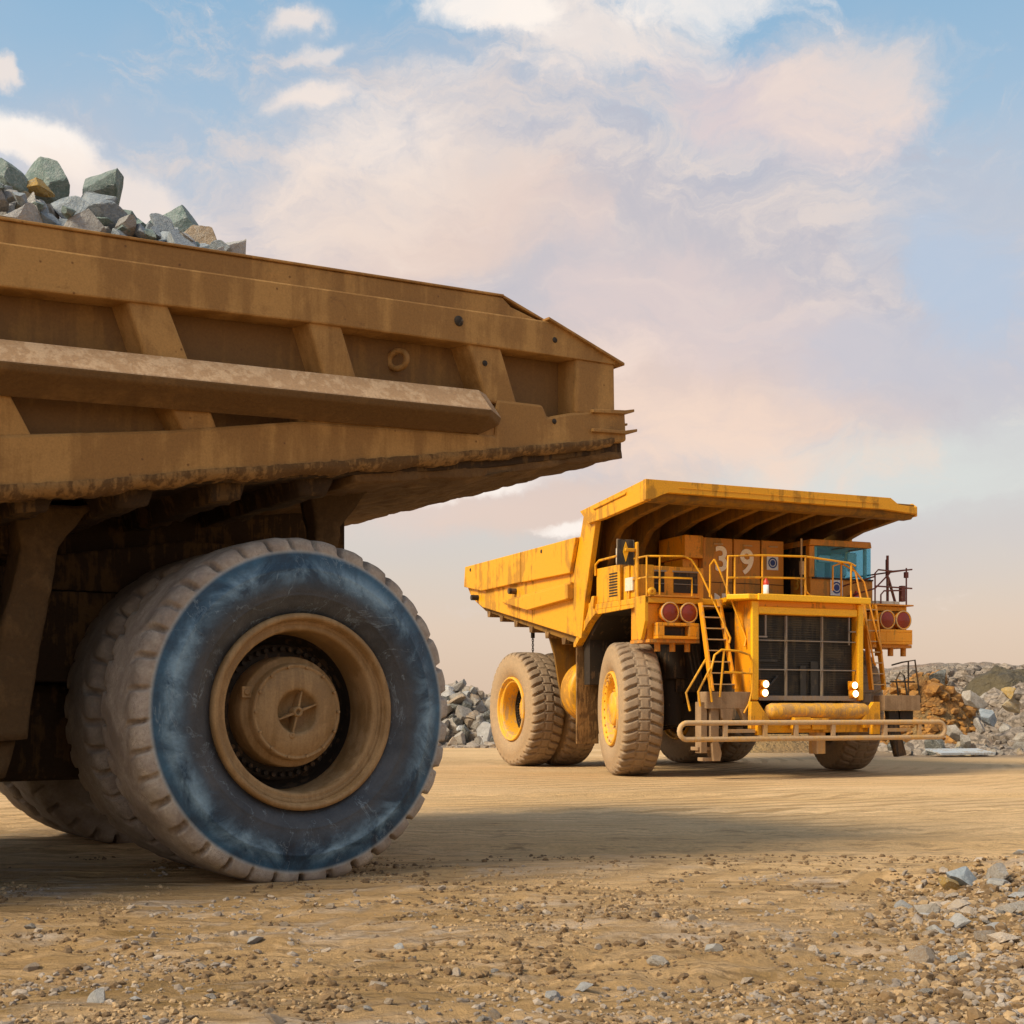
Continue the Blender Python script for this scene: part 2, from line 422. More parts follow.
def tyre_mesh(name, mat, kind):
    half = [(0.86, 0.16), (0.88, 0.10), (0.93, 0.055), (1.0, 0.02), (1.04, 0.005), (1.05, 0.002), (1.06, 0.0), (1.07, -0.003), (1.08, -0.006), (1.1, -0.012), (1.2, -0.02), (1.27, -0.014), (1.285, -0.012), (1.295, -0.010), (1.305, -0.008), (1.32, -0.004), (1.37, 0.008),
            (1.42, 0.02), (1.45, 0.024), (1.47, 0.028), (1.50, 0.036), (1.53, 0.048), (1.555, 0.068), (1.575, 0.10), (1.586, 0.14), (1.590, 0.19)]
    mids = [0.24 + (0.5 - 0.24) * i / 9 for i in range(10)]
    crown = [(1.590 + 0.010 * math.sin(PI / 2 * (y - 0.20) / 0.30), y) for y in mids]
    prof = half + crown + [(r, TW - y) for r, y in (half + crown[:-1])[::-1]]
    P = np.array(prof)
    T = np.gradient(P, axis=0); T /= np.linalg.norm(T, axis=1)[:, None]
    Nn = np.stack([T[:, 1], -T[:, 0]], 1)       # outward in (r, y)
    if Nn[len(P) // 2, 0] < 0: Nn = -Nn
    lugs = 37 if kind == 'near' else 38
    nt_ = lugs * 18
    th = np.arange(nt_) * 2 * PI / nt_
    TH, R0 = np.meshgrid(th, P[:, 0], indexing='ij')
    Y0 = np.broadcast_to(P[:, 1], TH.shape)
    c = (Y0 - TW / 2) / (TW / 2)                 # -1..1 across
    s = np.abs(c)
    rad = np.broadcast_to(P[:, 0], TH.shape)
    if kind == 'near':
        ph = TH * lugs / (2 * PI) - 2.6 * (s - 0.78) ** 2 + 0.35 * sstep(0.0, 0.3, 1.6 - rad) + 0.10 * np.sin(TH * 7)
        q = np.abs((ph % 1.0) - 0.5)             # 0 at groove
        w = 0.055 + 0.03 * np.sin(TH * 5 + 1)
        g = 1 - sstep(w * 0.7, w + 0.075, q)
        dep = 0.092 * sstep(0.42, 0.70, s) * sstep(1.465, 1.495, rad)
        var = 0.75 + 0.25 * np.sin(TH * 13 + 2.0)
        d = g * dep * var
        # each worn lug swells a little between its grooves
        d += -0.008 * sstep(0.1, 0.5, q) * sstep(1.45, 1.5, rad) * sstep(0.4, 0.7, s)
        d += -0.006 * np.exp(-((rad - 1.30) / 0.012) ** 2) * (Y0 < 0.3) - 0.006 * np.exp(-((rad - 1.06) / 0.012) ** 2) * (Y0 < 0.3)
        d += 0.012 * np.asarray(fbm(TH * 9, Y0 * 7 + 3, 4)) * sstep(1.44, 1.5, rad)
    else:
        ph = TH * lugs / (2 * PI) + 0.75 * np.maximum(s - 0.25, 0) + 0.0
        ph = ph + np.where(c > 0, 0.35, 0.0)
        q = np.abs((ph % 1.0) - 0.5)
        g = 1 - sstep(0.10, 0.17, q)
        dep = 0.085 * sstep(0.27, 0.36, s) * sstep(1.46, 1.50, rad)
        d = g * dep
        q2 = np.abs(((TH * lugs / (2 * PI) + 0.2) % 1.0) - 0.5)
        d = np.maximum(d, 0.035 * (1 - sstep(0.03, 0.07, q2)) * (1 - sstep(0.22, 0.26, s)))
        zig = np.abs(s - 0.25 - 0.02 * np.sin(TH * lugs))
        d = np.maximum(d, 0.035 * (1 - sstep(0.012, 0.035, zig)))
        d = d * (s < 1.5)
    RR = rad - d * np.broadcast_to(Nn[:, 0], TH.shape)
    YY = Y0 - d * np.broadcast_to(Nn[:, 1], TH.shape)
    V = np.stack([RR * np.cos(TH), YY, RR * np.sin(TH)], -1).reshape(-1, 3)
    n = len(P)
    i = np.arange(nt_)[:, None]; j = (i + 1) % nt_; k = np.arange(n - 1)[None, :]
    F = np.stack([i * n + k, i * n + k + 1, j * n + k + 1, j * n + k], -1).reshape(-1, 4)
    return np_mesh(name, V, F, mat)

def add_bolts(mb, r, y0, y1, size, n, off=0.0):
    for i in range(n):
        a = 2 * PI * i / n + off
        c0 = (r * math.cos(a), y0, r * math.sin(a)); c1 = (r * math.cos(a), y1, r * math.sin(a))
        mb.tube([c0, c1], size, 6)

def deep_rim(mat):
    mb = MB()
    mb.lathe([(0.90, 0.30), (0.90, 0.055), (0.895, 0.015), (0.872, 0.0), (0.850, 0.004), (0.838, 0.03), (0.832, 0.085), (0.80, 0.10),
              (0.775, 0.092), (0.752, 0.098), (0.742, 0.12), (0.735, 0.18), (0.730, 0.40), (0.715, 0.62), (0.70, 0.74), (0.40, 0.76), (0.0, 0.76)], 96)
    mb.lathe([(0.84, 0.084), (0.838, 0.08), (0.80, 0.094)], 96)
    return mb.mesh('rim', M[mat])
def deep_hub(mat):
    mb = MB()
    mb.lathe([(0.52, 0.62), (0.515, 0.50), (0.512, 0.33), (0.50, 0.30), (0.455, 0.285), (0.446, 0.27),
              (0.442, 0.20), (0.432, 0.182), (0.42, 0.180), (0.404, 0.196), (0.394, 0.180), (0.23, 0.168), (0.205, 0.172), (0.195, 0.20), (0.155, 0.285), (0.06, 0.30), (0.0, 0.30)], 96)
    add_bolts(mb, 0.418, 0.164, 0.20, 0.015, 14)
    for a, l in ((20, 0.20), (78, 0.19), (200, 0.20), (255, 0.22)):
        ca, sa = math.cos(R(a)), math.sin(R(a))
        p = [(-sa * 0.012, ca * 0.012), (sa * 0.012, -ca * 0.012), (ca * l + sa * 0.006, sa * l - ca * 0.006), (ca * l - sa * 0.006, sa * l + ca * 0.006)]
        mb.prism(p, 1, 0.172, 0.31)
    mb.lathe([(0.048, 0.26), (0.048, 0.168), (0.038, 0.158), (0.026, 0.158), (0.022, 0.172), (0.0, 0.172)], 24)
    mb.lathe([(0.03, 0.20), (0.03, 0.165), (0.012, 0.16), (0.0, 0.168)], 16, c=(-0.06, 0, -0.215))
    mb.prism([(-0.51, 0.13), (-0.42, 0.13), (-0.42, 0.23), (-0.51, 0.23)], 1, 0.262, 0.31)
    mb.lathe([(0.03, 0.26), (0.03, 0.245), (0.015, 0.243), (0.0, 0.25)], 14, c=(-0.465, 0.006, 0.18))
    return mb.mesh('hub', M[mat])
def front_rim(mat):
    mb = MB()
    mb.lathe([(0.90, 0.30), (0.90, 0.04), (0.88, 0.0), (0.85, 0.0), (0.835, 0.04), (0.80, 0.06), (0.76, 0.065), (0.74, 0.10), (0.72, 0.22), (0.70, 0.26), (0.40, 0.27), (0.0, 0.27)], 72)
    add_bolts(mb, 0.79, 0.03, 0.08, 0.03, 24)
    return mb.mesh('rim', M[mat])
def front_hub(mat):
    mb = MB()
    mb.lathe([(0.56, 0.27), (0.56, 0.20), (0.50, 0.19), (0.42, 0.19), (0.40, 0.10), (0.38, 0.07), (0.30, 0.06), (0.16, 0.055), (0.13, 0.03), (0.0, 0.03)], 48)
    add_bolts(mb, 0.63, 0.20, 0.28, 0.03, 24)
    add_bolts(mb, 0.47, 0.16, 0.20, 0.02, 16)
    return mb.mesh('hub', M[mat])

T_NEAR = tyre_mesh('tyre_worn', M['tyre_near'], 'near')
T_PLAIN = T_NEAR.copy(); T_PLAIN.materials.clear(); T_PLAIN.materials.append(M['tyre_plain'])
T_FAR = tyre_mesh('tyre_lugged', M['tyre_far'], 'far')
RIM_N, HUB_N = deep_rim('rim'), deep_hub('rim')
RIM_F, HUB_F = deep_rim('rimyellow'), deep_hub('rimyellow')
FRIM_F, FHUB_F = front_rim('rimyellow'), front_hub('rimyellow')
FRIM_N, FHUB_N = front_rim('rim'), front_hub('rim')

_d = MB(); _d.lathe([(0.722, 0.50), (0.712, 0.60), (0.698, 0.72), (0.645, 0.73), (0.645, 0.58), (0.62, 0.56), (0.50, 0.56)], 72)  # dark liner and bolt ring, painting the deep shade inside the rim
for i_ in range(44):
    a_ = 2 * PI * i_ / 44; _d.tube([(0.59 * math.cos(a_), 0.50, 0.59 * math.sin(a_)), (0.59 * math.cos(a_), 0.565, 0.59 * math.sin(a_))], 0.024, 6)
BORE_SHADE = _d.mesh('bore_shade', M['dark'])
def wheel(parent, loc, rotz, tyre, rim, hub, spin=0.0, label=None):
    w = bpy.data.objects.new('wheel', rim); COL.objects.link(w)
    w.parent = parent; w.location = loc; w.rotation_euler = (0, 0, rotz)
    if label: w['label'] = label
    for nm, me in (('tyre', tyre), ('hub', hub), ('bore_shade', BORE_SHADE)):
        if nm == 'bore_shade' and rim in (FRIM_F, FRIM_N): continue
        o = bpy.data.objects.new(nm, me); COL.objects.link(o); o.parent = w
        if nm == 'tyre': o.rotation_euler.y = spin
    return w

# ------------------------------------------------------------------ rocks
def ico(sub):
    import bmesh
    bm = bmesh.new(); bmesh.ops.create_icosphere(bm, subdivisions=sub, radius=1.0)
    V = np.array([v.co[:] for v in bm.verts]); F = np.array([[v.index for v in f.verts] for f in bm.faces])
    bm.free(); return V, F
ICO = {k: ico(k) for k in (1, 2, 3, 4)}
def rock_verts(seed, sub, planes=11, flat=(0.55, 0.85), stretch=(1, 0.8, 0.7), rough=0.03):
    r = np.random.RandomState(seed)
    V, F = ICO[sub]; V = V.copy()
    for _ in range(planes):
        n = r.normal(size=3); n /= np.linalg.norm(n)
        d = r.uniform(*flat)
        k = V @ n
        V = np.where((k > d)[:, None], V - (k - d)[:, None] * n, V)
    if sub >= 3:
        m = fbm(V[:, 0] * 3 + seed, V[:, 1] * 3 + V[:, 2] * 2.3, 4)
        V = V * (1 + rough * 2.2 * m)[:, None]
    V = V * np.array(stretch)
    return V / 0.62 * 0.5 if sub > 2 else V / 0.75 * 0.5, F
ROCKS = []
for i in range(14):
    st = (1.0, 0.65 + 0.35 * ((i * 7) % 5) / 5, 0.55 + 0.4 * ((i * 3) % 4) / 4)
    V, F = rock_verts(100 + i, 4, 15 + i % 5, (0.38, 0.72), st, 0.016)
    ROCKS.append((V, F))
_rk = {}
def rock_mesh(i, mat):
    key = (i, mat)
    if key not in _rk:
        V, F = ROCKS[i]
        me = np_mesh('rock', V, F, M[mat])
        try: me.set_sharp_from_angle(angle=R(16))
        except Exception: pass
        _rk[key] = me
    return _rk[key]
def rock(name, i, mat, loc, size, rot=None, label=None, cat='rock', group=None, squash=1.0, parent=None):
    o = bpy.data.objects.new(name, rock_mesh(i % 14, mat)); COL.objects.link(o)
    o.location = loc
    o.scale = (size, size * rng.uniform(0.85, 1.1), size * squash)
    o.rotation_euler = rot or (rng.uniform(-0.5, 0.5), rng.uniform(-0.5, 0.5), rng.uniform(0, 6.28))
    tag(o, label, cat, group)
    return o

# ================================================================== GROUND
MOUNDS = []
def ground_height(X, Y):
    d = np.sqrt(X ** 2 + (Y - 2) ** 2)
    near = 1 - sstep(9.5, 14, Y)
    z = 0.055 * fbm(X * 0.9, Y * 1.3, 6, 0.58) * 2 * near
    z += 0.030 * fbm(X * 0.25 + 3, Y * 0.35 + 8, 4)
    z += 0.045 * (1 - sstep(24, 34, Y)) * fbm(X * 1.1 + 9, Y * 2.4 + 8, 4, 0.6) * sstep(10, 13, Y)
    z += 0.14 * near * fbm(X * 2.6 + 4, Y * 3.4, 5, 0.62) * sstep(0.42, 0.62, vnoise(X * 0.7 + 30, Y * 0.9 + 11))
    z += 0.045 * near * fbm(X * 7 + 2, Y * 8, 3, 0.6)
    # rubble ridge, lower right
    rx = sstep(2.9, 5.2, X + 0.35 * vnoise(X * 1.3, Y * 1.3)) * (1 - sstep(12.2, 13.6, Y)) * sstep(5, 7.5, Y)
    z += rx * (0.12 + 0.42 * fbm(X * 1.6, Y * 1.9, 5, 0.62))
    # broken lip / hole around the boulders
    h = np.exp(-(((X - 3.7) / 0.62) ** 2 + ((Y - 11.7) / 0.42) ** 2))
    z -= 0.11 * h
    z += 0.10 * np.exp(-(((X - 3.8) / 0.9) ** 2 + ((Y - 12.45) / 0.22) ** 2))
    z += 0.06 * np.exp(-(((X - 5.2) / 1.0) ** 2 + ((Y - 12.6) / 0.4) ** 2))
    # shallow tyre ruts across the haul road
    for (y0, sl, am) in ((15.2, 0.05, 0.02), (17.2, 0.02, 0.018), (21.0, -0.03, 0.02), (25.0, -0.05, 0.02), (12.9, 0.08, 0.016)):
        yy = y0 + sl * X + 0.012 * X ** 2 * 0.3
        z -= 1.8 * am * np.exp(-((Y - yy) / 0.35) ** 2) * (1 + 0.4 * np.sin(X * 9 + y0))
        z += 1.0 * am * np.exp(-((Y - yy - 0.5) / 0.15) ** 2)
    # the near wheel stands on firm ground
    z *= (0.25 + 0.75 * sstep(0.6, 1.8, np.sqrt((X + 2.2) ** 2 + (Y - 12.7) ** 2)))
    z *= 1 - sstep(200, 400, d)
    return z

def build_ground():
    n = 680
    t = np.linspace(-1, 1, n)
    gx = 1.5 * np.sinh(8.1 * t)
    gy = 8.5 + 1.5 * np.sinh(8.1 * t)
    X, Y = np.meshgrid(gx, gy, indexing='ij')
    Z = ground_height(X, Y)
    V = np.stack([X, Y, Z], -1).reshape(-1, 3)
    i = np.arange(n - 1)[:, None]; j = np.arange(n - 1)[None, :]
    F = np.stack([i * n + j, (i + 1) * n + j, (i + 1) * n + j + 1, i * n + j + 1], -1).reshape(-1, 4)
    m, nt, b = new_mat('haul_road_dirt')
    tc = nt.nodes.new('ShaderNodeTexCoord').outputs['Object']
    sep = nt.nodes.new('ShaderNodeSeparateXYZ'); nt.links.new(tc, sep.inputs[0])
    mp = N(nt, 'ShaderNodeMapping'); mp.inputs['Scale'].default_value = (0.28, 1.0, 1.0); mp.inputs['Rotation'].default_value = (0, 0, R(4))
    nt.links.new(tc, mp.inputs[0]); sv = mp.outputs[0]
    big = noise(nt, sv, 0.35, 6, 0.6, 0.4)
    mid = noise(nt, sv, 1.6, 8, 0.68, 0.5)
    fine = noise(nt, tc, 14.0, 8, 0.75)
    vf = noise(nt, tc, 70.0, 5, 0.7)
    col = mix(nt, ramp(nt, big, [(0.35, 0.0), (0.65, 1.0)]), (0.70, 0.445, 0.205), (0.82, 0.56, 0.30))
    col = mix(nt, ramp(nt, mid, [(0.50, 0.0), (0.68, 0.7)]), col, (0.58, 0.38, 0.18))
    # churned foreground: damp ochre and grey dust patches
    fg = ramp(nt, math_(nt, 'DIVIDE', sep.outputs[1], 20.0), [(0.52, 1.0), (0.72, 0.0)])
    col = mix(nt, math_(nt, 'MULTIPLY', fg, 0.75), col, (0.50, 0.325, 0.165))
    p1 = ramp(nt, noise(nt, sv, 1.3, 8, 0.7, 0.8), [(0.47, 0.0), (0.58, 1.0)])
    col = mix(nt, math_(nt, 'MULTIPLY', fg, math_(nt, 'MULTIPLY', p1, 0.92)), col, (0.25, 0.150, 0.050))
    mp2 = N(nt, 'ShaderNodeMapping'); mp2.inputs['Location'].default_value = (7, 3, 0); mp2.inputs['Scale'].default_value = (0.5, 1, 1)
    nt.links.new(tc, mp2.inputs[0])
    p2 = ramp(nt, noise(nt, mp2.outputs[0], 1.0, 8, 0.7, 0.6), [(0.50, 0.0), (0.60, 0.9)])
    fg2 = ramp(nt, math_(nt, 'DIVIDE', sep.outputs[1], 20.0), [(0.60, 1.0), (0.80, 0.0)])
    col = mix(nt, math_(nt, 'MULTIPLY', fg2, p2), col, (0.50, 0.39, 0.29))
    dk = ramp(nt, noise(nt, sv, 6.0, 9, 0.78, 0.6), [(0.51, 0.0), (0.60, 0.9)])
    fgw = ramp(nt, math_(nt, 'DIVIDE', sep.outputs[1], 40.0), [(0.30, 1.0), (0.6, 0.12)])
    col = mix(nt, math_(nt, 'MULTIPLY', dk, fgw), col, (0.24, 0.15, 0.07))
    # far ground by the rubble is grey and trampled
    gr = math_(nt, 'MULTIPLY', ramp(nt, math_(nt, 'DIVIDE', sep.outputs[1], 60.0), [(0.70, 0.0), (0.76, 0.9)]),
               ramp(nt, math_(nt, 'DIVIDE', sep.outputs[0], 20.0), [(0.30, 0.0), (0.55, 1.0)]))
    col = mix(nt, gr, col, (0.20, 0.155, 0.115))
    # curved tyre tracks
    wv = N(nt, 'ShaderNodeTexWave', wave_type='BANDS', bands_direction='Y')
    wv.inputs['Scale'].default_value = 1.1; wv.inputs['Distortion'].default_value = 5.0; wv.inputs['Detail'].default_value = 3; wv.inputs['Detail Scale'].default_value = 0.35
    nt.links.new(sv, wv.inputs['Vector'])
    col = mix(nt, math_(nt, 'MULTIPLY', ramp(nt, wv.outputs['Fac'], [(0.55, 0.0), (1.0, 0.35)]), ramp(nt, big, [(0.4, 0.2), (0.6, 1.0)])), col, (0.56, 0.36, 0.17))
    def rings(cx, cy, sc, dist, thr, maskscale):
        m_ = N(nt, 'ShaderNodeMapping'); m_.inputs['Location'].default_value = (-cx, -cy, 0); nt.links.new(tc, m_.inputs[0])
        w_ = N(nt, 'ShaderNodeTexWave', wave_type='RINGS', rings_direction='Z'); w_.inputs['Scale'].default_value = sc; w_.inputs['Distortion'].default_value = dist
        w_.inputs['Detail'].default_value = 3; w_.inputs['Detail Scale'].default_value = 1.2
        nt.links.new(m_.outputs[0], w_.inputs['Vector'])
        k_ = ramp(nt, noise(nt, m_.outputs[0], maskscale, 4, 0.5), [(0.46, 0.0), (0.60, 1.0)])
        return math_(nt, 'MULTIPLY', ramp(nt, w_.outputs['Fac'], [(thr, 0.0), (min(1, thr + 0.25), 1.0)]), k_)
    tr1 = rings(-6, 44, 0.55, 2.0, 0.6, 0.12); tr2 = rings(14, 4, 0.45, 2.4, 0.65, 0.10)
    tr3 = rings(3, 60, 1.6, 1.5, 0.5, 0.2)
    trk = math_(nt, 'MAXIMUM', tr1, math_(nt, 'MAXIMUM', tr2, math_(nt, 'MULTIPLY', tr3, 0.6)))
    col = mix(nt, math_(nt, 'MULTIPLY', trk, 0.8), col, (0.44, 0.275, 0.12))
    col = mix(nt, 1.0, col, ramp(nt, fine, [(0.25, 0.70), (0.75, 1.18)]), 'MULTIPLY')
    nt.links.new(col, b.inputs['Base Color'])
    b.inputs['Roughness'].default_value = 0.93
    b.inputs['Specular IOR Level'].default_value = 0.2
    vo = N(nt, 'ShaderNodeTexVoronoi', i_Scale=17.0); nt.links.new(tc, vo.inputs['Vector'])
    peb = ramp(nt, vo.outputs['Distance'], [(0.0, 1.0), (0.42, 0.0)])
    peb = math_(nt, 'MULTIPLY', peb, ramp(nt, mid, [(0.45, 0.0), (0.6, 1.0)]))
    h = math_(nt, 'ADD', math_(nt, 'MULTIPLY', fine, 1.2), math_(nt, 'MULTIPLY', peb, 0.5))
    h = math_(nt, 'ADD', h, math_(nt, 'MULTIPLY', vf, 0.4))
    h = math_(nt, 'ADD', h, math_(nt, 'MULTIPLY', wv.outputs['Fac'], 0.35))
    h = math_(nt, 'ADD', h, math_(nt, 'MULTIPLY', mid, 1.6))
    h = math_(nt, 'SUBTRACT', h, math_(nt, 'MULTIPLY', trk, 1.3))
    bump(nt, b, h, 0.8, 0.05)
    o = bpy.data.objects.new('ground', np_mesh('ground', V, F, m)); COL.objects.link(o)
    tag(o, kind='structure')
build_ground()

def gz(x, y):
    return float(ground_height(np.array([float(x)]), np.array([float(y)]))[0])

# gravel: countless small chips, one object per tone
def gravel(name, mat, n, seed, sampler, size, label, hf=None):
    r = np.random.RandomState(seed)
    base = []
    for k in range(8):
        V, F = rock_verts(400 + seed * 10 + k, 1, 7, (0.55, 0.85), (1, r.uniform(0.6, 1), r.uniform(0.45, 0.8)))
        base.append(V)
    F = ICO[1][1]
    pts = sampler(r, n)
    n = len(pts)
    s = np.exp(r.normal(np.log(size), 0.55, n)); s = np.clip(s, size * 0.35, size * 3.0)
    zz = (hf or ground_height)(pts[:, 0], pts[:, 1])
    nv = len(base[0])
    out = np.zeros((n, nv, 3))
    an = r.uniform(0, 2 * PI, n); tl = r.uniform(-0.5, 0.5, n)
    ca, sa, ct, st = np.cos(an), np.sin(an), np.cos(tl), np.sin(tl)
    for k in range(8):
        idx = np.where(np.arange(n) % 8 == k)[0]
        B = base[k][None] * s[idx][:, None, None]
        x, y, z = B[..., 0], B[..., 1], B[..., 2]
        x, z = x * ct[idx][:, None] - z * st[idx][:, None], x * st[idx][:, None] + z * ct[idx][:, None]
        x, y = x * ca[idx][:, None] - y * sa[idx][:, None], x * sa[idx][:, None] + y * ca[idx][:, None]
        out[idx, :, 0] = x + pts[idx, 0][:, None]
        out[idx, :, 1] = y + pts[idx, 1][:, None]
        out[idx, :, 2] = z + (zz[idx] + s[idx] * 0.04)[:, None]
    FF = (F[None] + (np.arange(n) * nv)[:, None, None]).reshape(-1, 3)
    o = bpy.data.objects.new(name, np_mesh(name, out.reshape(-1, 3), FF, M[mat], False)); COL.objects.link(o)
    tag(o, label, 'gravel', kind='stuff')

def chip_mat(name, c1, c2):
    m, nt, b = new_mat(name)
    tc = nt.nodes.new('ShaderNodeTexCoord').outputs['Object']
    wn = N(nt, 'ShaderNodeTexVoronoi', i_Scale=9.0); nt.links.new(tc, wn.inputs['Vector'])
    s = nt.nodes.new('ShaderNodeSeparateColor'); nt.links.new(wn.outputs['Color'], s.inputs[0])
    col = mix(nt, s.outputs[0], c1, c2)
    col = mix(nt, 1.0, col, ramp(nt, noise(nt, tc, 60, 4), [(0.3, 0.75), (0.7, 1.15)]), 'MULTIPLY')
    nt.links.new(col, b.inputs['Base Color']); b.inputs['Roughness'].default_value = 0.9
    return m
M['chip_tan'] = chip_mat('tan_chips', (0.46, 0.31, 0.16), (0.27, 0.175, 0.085))
M['chip_grey'] = chip_mat('grey_chips', (0.38, 0.31, 0.24), (0.19, 0.15, 0.115))
M['chip_rubble'] = chip_mat('rubble_chips', (0.34, 0.27, 0.205), (0.12, 0.095, 0.07))

def patchy(x0f, y0, y1, thr, ox):
    def f(r, n):
        Y = y0 + (y1 - y0) * r.rand(n * 4) ** 1.5
        X = (r.rand(n * 4) * 2 - 1) * (x0f * Y + 0.6)
        k = (vnoise(X * 0.9 + ox, Y * 1.1 + ox) * 0.6 + vnoise(X * 3 + ox, Y * 3) * 0.4) > thr + 0.16 * (Y - y0) / (y1 - y0)
        P = np.stack([X, Y], 1)[k]
        return P[:n]
    return f
def corner(r, n):
    X = 1.6 + 4.6 * r.rand(n * 5); Y = 5.9 + 6.4 * r.rand(n * 5)
    d = (X - 1.15 * 1.0) / np.maximum(Y, 1) * 1.0
    k = (X > 0.25 * Y + 0.15 + 0.9 * (vnoise(X * 1.5, Y * 1.5) - 0.3)) & (X < 0.45 * Y + 0.3)
    k |= (X > 3.3) & (X < 6.2) & (Y > 9.0) & (Y < 12.4) & (vnoise(X * 2, Y * 2) > 0.35)
    return np.stack([X, Y], 1)[k][:n]
gravel('gravel', 'chip_tan', 6500, 1, patchy(0.42, 5.8, 14.5, 0.46, 9), 0.020, 'tan gravel and dirt crumbs strewn over the churned foreground')
gravel('gravel', 'chip_grey', 3600, 2, patchy(0.42, 5.8, 13.5, 0.52, 40), 0.024, 'pale grey gravel scattered thinly over the foreground dirt')
gravel('gravel', 'chip_grey', 2600, 3, corner, 0.028, 'dense grey gravel spread in the lower right corner')
gravel('gravel', 'chip_tan', 3600, 4, corner, 0.030, 'tan rubble lumps mixed into the gravel bank at the lower right')

M['chip_dark'] = chip_mat('dark_clods', (0.25, 0.155, 0.07), (0.12, 0.072, 0.033))
gravel('gravel', 'chip_dark', 7500, 9, patchy(0.42, 5.8, 14.5, 0.47, 77), 0.026, 'dark damp dirt clods broken out of the foreground')
gravel('gravel', 'chip_dark', 3800, 10, corner, 0.034, 'dark brown soil lumps in the bank at the lower right')
# individual foreground stones (measured positions: x, y, size)
FST = [(0.2, 7.41, 0.078), (1.31, 8.85, 0.148), (1.88, 10.88, 0.132), (-1.76, 9.13, 0.167), (-1.65, 8.75, 0.092), (1.32, 9.99, 0.106), (-0.77, 7.61, 0.103),
       (0.21, 7.31, 0.111), (0.37, 7.39, 0.089), (0.91, 8.32, 0.139), (-0.89, 7.06, 0.074), (-1.18, 6.72, 0.122), (1.36, 7.84, 0.107), (1.86, 11.86, 0.08),
       (1.15, 6.85, 0.093), (-2.22, 7.27, 0.121), (-2.12, 7.13, 0.075), (-2.54, 7.59, 0.08), (1.97, 8.86, 0.094), (3.14, 10.76, 0.164), (3.39, 10.79, 0.148),
       (3.41, 9.72, 0.073), (-0.34, 8.11, 0.11), (-1.26, 6.95, 0.084), (0.14, 6.73, 0.081), (2.1, 8.77, 0.079), (2.38, 8.68, 0.092), (-0.63, 8.53, 0.077),
       (1.07, 10.1, 0.123), (-2.91, 8.16, 0.098), (-2.71, 7.43, 0.101)]
for i in range(90):
    y = 6.3 + 6.2 * rng.random() ** 1.6
    FST.append((rng.uniform(-0.4, 0.4) * y, y, rng.uniform(0.04, 0.085)))
for i in range(75):
    y = rng.uniform(8.3, 12.8)
    FST.append((rng.uniform(0.30, 0.42) * y, y, rng.choice([0.07, 0.09, 0.11, 0.14, 0.18])))
for i, (x, y, s) in enumerate(FST):
    if i < 31: s *= 0.85
    mt = ['stone_tan', 'rock_pale', 'stone_tan', 'rock_far', 'stone_tan', 'rock_brown'][i % 6]
    if i in (1, 3, 15): mt = 'rock_pale'
    rock('stone', i, mt, (x, y, gz(x, y) + s * 0.12), s, label='small loose stone lying on the foreground dirt', cat='stone',
         group='loose stones on the foreground dirt', squash=0.7)
rock('boulder', 3, 'rock_blue', (4.0, 12.05, gz(4, 12.05) + 0.06), 0.30, (0.3, 0.2, 0.6), 'blue grey boulder half buried in the broken dirt lip at lower right', 'boulder')
rock('boulder', 8, 'rock_yellow', (3.87, 11.9, gz(3.87, 11.9) + 0.05), 0.24, (0.9, 0.4, 0.2), 'ochre boulder leaning on the blue grey boulder at lower right', 'boulder')
rock('boulder', 5, 'rock_grey', (4.30, 12.0, gz(4.3, 12.0) + 0.06), 0.24, (0.2, 0.5, 2.0), 'grey boulder just right of the blue grey boulder', 'boulder')
rock('boulder', 6, 'rock_pale', (4.95, 12.2, gz(4.95, 12.2) + 0.05), 0.26, (0.2, 0.1, 1.0), 'pale flat boulder at the right edge above the gravel bank', 'boulder')

# ================================================================== RUBBLE HEAPS BEHIND
def heap(name, cx, cy, hx, hy, f, mat, n=(110, 60)):
    xs = np.linspace(-1, 1, n[0]); ys = np.linspace(-1, 1, n[1])
    X, Y = np.meshgrid(xs, ys, indexing='ij')
    WX, WY = cx + X * hx, cy + Y * hy
    Z = f(X, Y, WX, WY)
    V = np.stack([WX, WY, Z], -1).reshape(-1, 3)
    i = np.arange(n[0] - 1)[:, None]; j = np.arange(n[1] - 1)[None, :]
    k = n[1]
    F = np.stack([i * k + j, (i + 1) * k + j, (i + 1) * k + j + 1, i * k + j + 1], -1).reshape(-1, 4)
    o = bpy.data.objects.new(name, np_mesh(name, V, F, mat)); COL.objects.link(o)
    tag(o, kind='structure')
    return o

